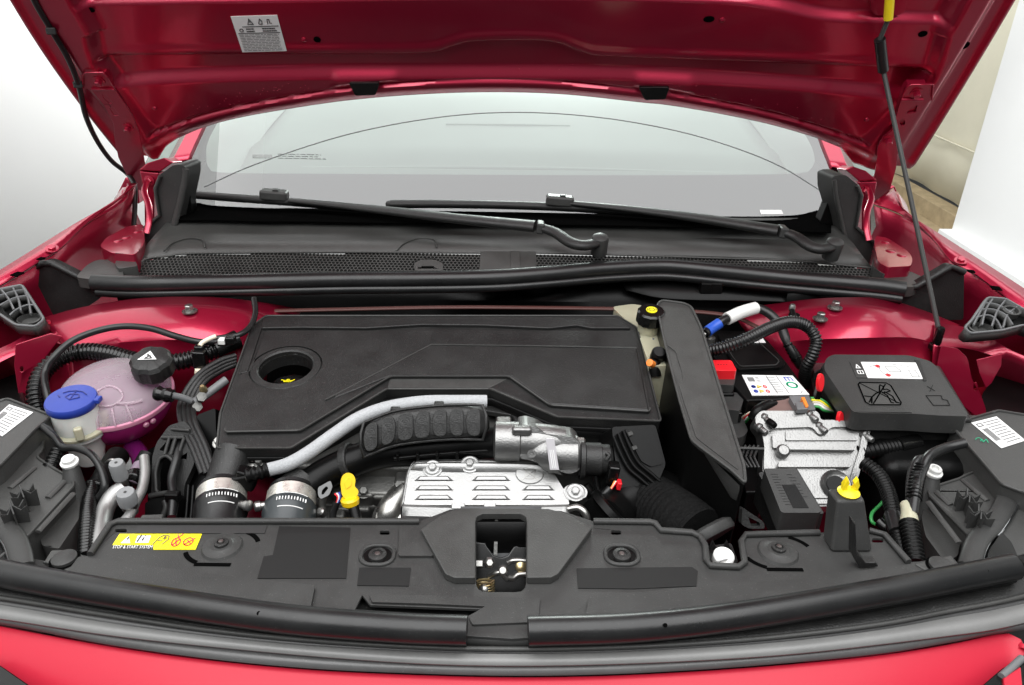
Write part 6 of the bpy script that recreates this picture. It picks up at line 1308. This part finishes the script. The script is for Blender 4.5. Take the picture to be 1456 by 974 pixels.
sn = thing('pressure_sensor', 'black sensor plug with cream base and pale lead behind the tank', 'sensor')
box('plug', D(285, 511, 1.215), (0.021, 0.018, 0.034), GLO, sn, (0, 3, 0), 0.003)
box('plug_head', D(284, 496, 1.215), (0.015, 0.014, 0.014), GLO, sn, bev=0.003)
lathe('cream_base', [(0.010, -0.012), (0.011, -0.002), (0.009, 0.004)], D(286, 527, 1.215), UPZ, ORA if 0 else WIRE, sn, 18)
lathe('base_foot', [(0.008, -0.02), (0.009, -0.008)], D(286, 530, 1.215), UPZ, WHITE, sn, 16)
tube('pale_lead', [D(284, 492, 1.21), D(288, 487, 1.215), D(297, 482, 1.22), D(307, 478, 1.225)], 0.0038, WIRE, sn, 10)

# ================================================================ air conditioning valves and pipes
def pipe_valve(label, ca, rr_, hh, pts, r):
    t_ = thing('service_valve', label, 'valve', 'grey capped service valves')
    c = D(*ca)
    lathe('cap', [(rr_, 0), (rr_*1.03, 0.003), (rr_*1.03, hh-0.004), (rr_*0.9, hh), (0, hh)], c, (0.04, -0.12, 1), GREYV, t_, 24, lobes=lambda a: 1+0.02*math.cos(12*a))
    lathe('cap_hole', [(0.002, 0), (0.002, 0.0006), (0, 0.0006)], c+Vector((0.04, -0.12, 1)).normalized()*hh, (0.04, -0.12, 1), INK, t_, 10)
    lathe('valve_stem', [(rr_*0.72, -0.018), (rr_*0.75, -0.010), (rr_*0.85, -0.008), (rr_*0.85, 0)], c, (0.04, -0.12, 1), STEEL, t_, 20)
    if pts: tube('pipe', [D(*p) for p in pts], r, ALU, t_, 16)
    return t_
pipe_valve('tall fluted grey valve cap on the bent aluminium pipe', (172, 679, 1.02), 0.0098, 0.028, [(176, 694, 1.02), (160, 706, 1.01), (148, 730, .99), (142, 765, .95), (138, 800, .92)], 0.0115)
pipe_valve('squat grey valve cap on the slim aluminium pipe', (183, 715, .985), 0.0118, 0.020, [(205, 650, 1.06), (206, 672, 1.04), (202, 695, 1.02), (192, 715, 1.0), (184, 733, .98), (176, 742, .97)], 0.0068)
lh = thing('lilac_pipe_joint', 'lilac and black pipe joint behind the grey valve caps', 'pipe')
PURL = mat('lilac_plastic', (0.22, 0.17, 0.22), 0.35)
tube('lilac_sleeve', [D(186, 692, 1.05), D(194, 676, 1.07), D(200, 664, 1.09)], 0.0118, PURL, lh, 16)
tube('black_seal', [D(188, 686, 1.046), D(193, 676, 1.064)], 0.0132, GLO, lh, 16, n=4, corr=0.001, pitch=0.007)
tube('upper_end', [D(202, 660, 1.10), D(210, 646, 1.11)], 0.012, PL3, lh, 14, n=4)
hb = thing('black_heater_hose', 'thick black hose end beside the grey valve caps', 'hose')
tube('hose', [D(128, 720, 1.05), D(136, 702, 1.05), D(148, 680, 1.07), D(160, 660, 1.10), D(168, 648, 1.12)], 0.0165, PL3, hb, 18)
tube('ribbed_end', [D(126, 724, 1.04), D(136, 700, 1.045), D(142, 688, 1.05)], 0.0175, GLO, hb, 18, corr=0.0012, pitch=0.005)
tube('hose_clip', [D(146, 662, 1.08), D(156, 654, 1.075), D(166, 654, 1.075)], 0.002, STEEL, hb, 6)
tw = thing('taped_harness', 'flat taped harness loop hanging beside the washer filler', 'wiring')
tube('loom', [D(60, 607, 1.08), D(78, 622, 1.06), D(90, 636, 1.05), D(108, 637, 1.04), D(128, 645, 1.03), D(142, 664, 1.02), D(149, 690, 1.01), D(142, 706, 1.01), D(130, 716, 1.01)], 0.0052, RUB, tw, 10)
tube('thin_wire', [D(62, 604, 1.08), D(74, 612, 1.07), D(82, 624, 1.06), D(88, 638, 1.05)], 0.003, RUB, tw, 8)
box('yellow_tip', D(60, 606, 1.08), (0.008, 0.004, 0.004), YELS, tw, bev=0.001)
tube('ribbed_tube', [D(84, 640, 1.06), D(77, 655, 1.05), D(70, 668, 1.04)], 0.0095, GLO, tw, 14, corr=0.0015, pitch=0.006)
dt = thing('drop_harness_tube', 'corrugated black tube dropping behind the left front lamp to the front cover', 'conduit')
dt['label'] = 'corrugated black tube dropping between aluminium pipe and lamp housing'
tube('tube', [D(132, 690, 1.04), D(127, 715, 1.0), D(124, 745, .96), D(122, 790, .92)], 0.0088, GLO, dt, 14, corr=0.0012, pitch=0.005)
tube('tube', [D(136, 720, 1.02), D(133, 750, .97), D(130, 795, .93)], 0.0075, PL3, dt, 12, corr=0.001, pitch=0.005)

# ================================================================ black ribbed bracket with oval opening
bk = thing('pulley_guard', 'black ribbed plastic guard with oval opening left of the intercooler hose', 'guard')
bk['label'] = 'black ribbed plastic guard with oval opening beside the lilac pipe joint'
kp = (D(245, 670, 1.09), Vector((-0.15, -0.72, 0.68)).normalized())
slabp('guard_plate', F([(216, 650), (222, 630), (240, 605), (262, 598), (272, 610), (280, 630), (276, 660), (262, 690), (258, 740), (214, 740)], 5), kp, 0.012, PL2, bk, holes=[F([(221, 672), (226, 652), (237, 647), (247, 656), (248, 690), (240, 704), (222, 700)], 5), F([(226, 640), (240, 624), (246, 624), (240, 643)], 2), F([(247, 642), (252, 624), (258, 624), (254, 652)], 2)], bev=0.002)
for a, b in (((234, 646), (241, 622)), ((243, 646), (250, 622)), ((251, 654), (262, 622)), ((230, 622), (262, 622)), ((244, 610), (270, 612))):
    tube('rib', [PL(*a, kp, 0.003), PL(*b, kp, 0.003)], 0.0026, PL1, bk, 8, straight=True)
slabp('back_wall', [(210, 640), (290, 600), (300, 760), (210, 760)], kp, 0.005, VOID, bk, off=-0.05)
rimk = F([(221, 672), (226, 652), (237, 647), (247, 656), (248, 690), (240, 704), (222, 700)], 5)
tube('oval_rim', [PL(u, v, kp, 0.002) for u, v in rimk+[rimk[0]]], 0.0026, PL1, bk, 8, straight=True)
slabp('lower_shelf', F([(206, 716), (222, 704), (252, 702), (256, 708), (250, 745), (206, 745)], 3), kp, 0.02, PL3, bk, off=0.014, bev=0.003)
tube('lever', [PL(230, 738, kp, .02), PL(236, 722, kp, .022), PL(234, 712, kp, .022)], 0.004, PL1, bk, 8)
tube('edge', [PL(213, 705, kp, .016), PL(230, 702, kp, .016), PL(244, 700, kp, .016)], 0.004, PL1, bk, 8)
slab('flat_bracket', [(196, 741), (202, 732), (232, 731), (228, 741)], .865, 0.006, PLG, bk, bev=0.001)
bl_ = thing('drive_belt_cover', 'deep black belt cover hidden below the braided hose', 'cover')
slabp('cover', F([(280, 590), (306, 580), (308, 640), (300, 745), (262, 745), (270, 660)], 4), (D(285, 660, 1.11), Vector((-0.1, -0.75, 0.65)).normalized()), 0.05, PL3, bl_, bev=0.004)
for k in range(5): tube('fin', [D(268+k*7, 690+k, 1.08), D(264+k*7, 742, 1.05)], 0.0025, PL3, bl_, 8, straight=True)

# ================================================================ headlamp housings
def lamp(side):
    if side < 0:
        label = 'black headlamp housing with printed label below the blue washer cap'
        up = [(-60, 585), (0, 570), (11, 567), (73, 591), (48, 612), (0, 662), (-60, 700)]
        lq = [(13, 575), (47, 586), (3, 620), (-22, 606)]
        low = [(-60, 705), (0, 664), (50, 616), (62, 622), (60, 640), (52, 650), (80, 668), (102, 680), (106, 690), (40, 762), (-10, 800), (-60, 800)]
        step = [(50, 660), (60, 640), (58, 624)]
        ribs = [((14, 694), (49, 665)), ((68, 708), (95, 681)), ((54, 756), (104, 702))]
        xc = [(40, 706), (26, 730)]
        cap_ = (100, 662); 
        bez = [(-40, 730), (-5, 742), (18, 762), (28, 785), (32, 806)]
    else:
        label = 'black headlamp housing with printed label beside the fuse box'
        up = [(1353, 605), (1356, 602), (1412, 586), (1420, 584), (1456, 590), (1520, 605), (1520, 730), (1456, 700), (1424, 688), (1372, 628)]
        lq = [(1381, 601), (1417, 592), (1458, 626), (1424, 637)]
        low = [(1320, 702), (1322, 694), (1366, 680), (1372, 676), (1392, 668), (1372, 640), (1376, 634), (1424, 690), (1456, 700), (1520, 735), (1520, 820), (1400, 800), (1380, 764)]
        step = []
        ribs = [((1326, 694), (1352, 718)), ((1369, 682), (1404, 712)), ((1320, 714), (1364, 772))]
        xc = [(1372, 712), (1388, 736)]
        cap_ = (1326, 676)
        bez = [(1520, 650), (1460, 668), (1438, 690), (1428, 720), (1412, 745), (1390, 770), (1378, 806)]
    L = thing('headlamp_housing', label, 'headlamp', 'headlamp housings')
    slab('upper_housing', F(up, 5), .895, 0.06, PLG, L, bev=0.004, seg=3)
    slab('lower_housing', F(low, 5), .868, 0.14, PLG, L, bev=0.006, seg=3)
    ins = [(u+(4 if side < 0 else -4), v) for u, v in up]
    fu = F(up, 5); tube('edge_rim', [Z(u, v, .8955) for u, v in fu+[fu[0]]], 0.0024, PLG, L, 6, straight=True)
    fw = F(low, 5); tube('edge_rim', [Z(u, v, .8685) for u, v in fw+[fw[0]]], 0.0022, PLG, L, 6, straight=True)
    Lq = [Z(u, v, .8962) for u, v in lq]
    plate('printed_label', Lq, Vector((0, 0, -0.0008)), PAPER, L)
    strokes('label_print', Lq, textlines(0.35, 0.95, 0.06, 0.94, 9, 31+side, .8) + [(0.0008, [(0.08, 0.3+0.012*i), (0.28, 0.3+0.012*i)]) for i in range(40) if i % 3] + [[(0.08, 0.1), (0.25, 0.1), (0.25, 0.2), (0.08, 0.2), (0.08, 0.1)]], 0.0017, INKG, L)
    for a, b in ribs: tube('rib', [Z(a[0], a[1], .869), Z(a[0]+(b[0]-a[0])*.5, a[1]+(b[1]-a[1])*.5, .870), Z(b[0], b[1], .869)], 0.0042, PLG, L, 8, straight=True, flat=0.6)
    # stepped edges between upper and lower shells
    e2 = ([(-10, 672), (20, 646), (56, 614)] if side < 0 else [(1371, 632), (1400, 664), (1428, 694)])
    tube('shell_lip', [Z(u, v, .872) for u, v in e2], 0.005, PLG, L, 8)
    # crown shaped clip posts
    for (u, v) in xc:
        c = Z(u, v+14, .868)
        for a in (0, 60, 120):
            ca, sa = math.cos(math.radians(a+10)), math.sin(math.radians(a+10))
            plate('clip_post_fin', [c+Vector((ca*x, sa*x, z)) for x, z in ((-0.014, 0), (0.014, 0), (0.016, 0.026), (0.008, 0.020), (0, 0.028), (-0.008, 0.020), (-0.016, 0.026))], Vector((-sa*0.002, ca*0.002, 0)), PL1, L, bev=0.0006)
    # adjuster with white cap
    c = Z(cap_[0], cap_[1]-2, .885)
    tube('adjuster_neck', [c+Vector((0, 0, -0.004)), c+Vector((-side*0.004, -0.012, -0.03)), c+Vector((-side*0.01, -0.03, -0.075))], 0.0165, PL1, L, 16, rf=lambda t: 0.62+0.5*t)
    w_ = lathe('white_cap', [(0.0105, 0), (0.0115, 0.002), (0.0115, 0.005), (0.0085, 0.006), (0.0085, 0.011), (0.0075, 0.012), (0.005, 0.012), (0.0045, 0.008), (0, 0.008)], c, (0.03, -0.15, 1), WHITE, L, 24)
    # lens bezel with bright edge
    tube('lens_bezel', [Z(u, v, .874) for u, v in bez], 0.0125, PL1, L, 14, flat=0.4)
    bz2 = [(u+(-14 if side < 0 else 14), v+6) for u, v in bez]
    tube('chrome_edge', [Z(u, v, .872) for u, v in bz2], 0.0034, CHROME, L, 10)
    bz3 = [(u+(-60 if side < 0 else 60), v+26) for u, v in bez]
    loft('lens', [[Z(u, v, .868) for u, v in bz2], [Z(u, v, .858) for u, v in bz3], [Z(u, v, .80) for u, v in bz3]], 16, (GLO if side < 0 else TRIM), L, 0.003)
    if side > 0:
        slab('dark_lens_edge', F([(1424, 756), (1438, 770), (1456, 810), (1400, 806), (1408, 780)], 4), .878, 0.01, GLO, L, bev=0.002)
        slab('square_latch', [(1442, 690), (1448, 680), (1462, 682), (1456, 694)], .885, 0.012, PL1, L, bev=0.002)
        strokes('green_pen_mark', [Z(u, v, .8955) for u, v in ((1386, 622), (1406, 622), (1406, 632), (1386, 632))], [arc2(0.25, 0.4, 0.2, 0.3, 180, 400, 8), [(0.5, 0.3), (0.6, 0.7), (0.8, 0.3), (0.95, 0.8)]], 0.0008, INKN, L, 0.0006)
    # narrow side panels
    sp4 = ([(54, 756), (104, 704), (114, 712), (112, 738), (84, 780), (60, 776)] if side < 0 else [(1318, 712), (1366, 768), (1362, 790), (1344, 800), (1316, 762), (1310, 735)])
    slab('side_panel', F(sp4, 4), .848, 0.10, PLG, L, bev=0.003)
lamp(-1); lamp(1)
# ================================================================ webbed brackets above the lamps
def webbed(side):
    if side < 0:
        lab = 'webbed grey plastic lamp bracket on the fender near the coolant tank'
        o = [(-40, 420), (0, 411), (31, 405), (36, 412), (63, 454), (51, 464), (22, 462), (0, 447), (-40, 430)]
        rb_ = [[(-20, 425), (0, 420), (20, 414), (34, 412)], [(0, 434), (20, 424), (40, 420)], [(14, 448), (24, 440), (38, 434), (50, 434)], [(18, 408), (26, 424), (30, 442)], [(2, 412), (12, 424), (20, 440)], [(31, 406), (40, 424), (44, 446)]]
        cup = (40, 452)
    else:
        lab = 'webbed grey plastic lamp bracket on the fender behind the fuse box'
        o = [(1371, 466), (1381, 456), (1400, 428), (1405, 423), (1430, 425), (1456, 440), (1510, 452), (1510, 480), (1456, 462), (1424, 470), (1380, 474)]
        rb_ = [[(1400, 430), (1420, 434), (1440, 446)], [(1394, 440), (1412, 440), (1430, 448), (1440, 462)], [(1386, 452), (1404, 448), (1416, 454), (1424, 468)], [(1412, 424), (1402, 440), (1396, 462)], [(1430, 426), (1418, 442), (1410, 464)], [(1446, 436), (1432, 448), (1426, 466)], [(1404, 424), (1392, 446), (1384, 462)]]
        cup = (1396, 465)
    B = thing('webbed_bracket', lab, 'bracket', 'webbed lamp brackets')
    WP = plane3(Z(o[1][0], o[1][1], .965), Z(o[4][0], o[4][1], .955 if side < 0 else .962), Z(o[0][0], o[0][1], .95 if side > 0 else .965))
    WP = (Z(o[4][0], o[4][1], .958 if side < 0 else 1.0), Vector((0.06*side, -0.38, 0.92)).normalized())
    slabp('tray', F(o, 4), WP, 0.012, PL3, B, off=-0.014, bev=0.002)
    ff = F(o, 4)
    for p in ([ff+[ff[0]]]):
        rr0_ = PLs(p, WP, 0.0); loft('rim', [rr0_, [q-WP[1]*0.024 for q in rr0_]], len(rr0_), PLG, B, 0.003, straight=True, face=WP[1])
        tube('rim_edge', rr0_, 0.0022, GREYP, B, 6, straight=True)
    for r in rb_:
        pts = cr([PL(u, v, WP, -0.001) for u, v in r], 4)
        loft('web', [pts, [q-WP[1]*0.014 for q in pts]], len(pts), PLG, B, 0.0025, straight=True, face=WP[1])
        tube('web_edge', pts, 0.0017, GREYP, B, 6, straight=True)
    lathe('cup', [(0.020, -0.012), (0.021, -0.002), (0.019, -0.001), (0.017, -0.010), (0, -0.010)], PL(cup[0], cup[1], WP, 0.0), WP[1], PLG, B, 24, sy=0.6)
    if side > 0: lathe('screw_seat', [(0.016, -0.01), (0.016, 0.002), (0.012, 0.002), (0.011, -0.004), (0.005, -0.004), (0.005, 0.0), (0, 0.0)], PL(1438, 442, WP, 0.0), WP[1], PLG, B, 22, sy=0.7)
    # front face
    fr0 = ([(0, 448), (22, 463), (51, 465), (63, 455)] if side < 0 else [(1371, 467), (1380, 475), (1424, 471), (1456, 463)])
    a_ = PLs(fr0, WP, 0.0); loft('front_wall', [a_, [q+Vector((0, 0.004, -0.018)) for q in a_]], 12, PLG, B, 0.003, straight=True)
webbed(-1); webbed(1)
bolt('apron_bolt', Z(68, 462, .925), UPZ, 0.007, RED, body, 0.006)
# ---------------------------------------------------------------- put every origin at its own object's place
def _wverts(o): return [v.co for v in o.data.vertices]
def _mark(o):
    """world bounds of a mesh object and its children"""
    pts = list(_wverts(o)) if o.type == 'MESH' else []
    for c in o.children: pts += _mark(c)
    return pts
def _base(pts, low):
    xs = [p.x for p in pts]; ys = [p.y for p in pts]; zs = [p.z for p in pts]
    return Vector(((min(xs)+max(xs))/2, (min(ys)+max(ys))/2, min(zs) if low else (min(zs)+max(zs))/2))
def _settle(o, pw):
    if o.type == 'MESH':
        c = _base(_wverts(o), o.parent is None)
    else:
        pts = _mark(o); c = _base(pts, True)
    for ch in list(o.children): _settle(ch, c)
    if o.type == 'MESH': o.data.transform(Matrix.Translation(-c))
    o.location = c-pw
for o in [o for o in COL.objects if o.parent is None and o.type in ('MESH', 'EMPTY')]:
    _settle(o, Vector((0, 0, 0)))
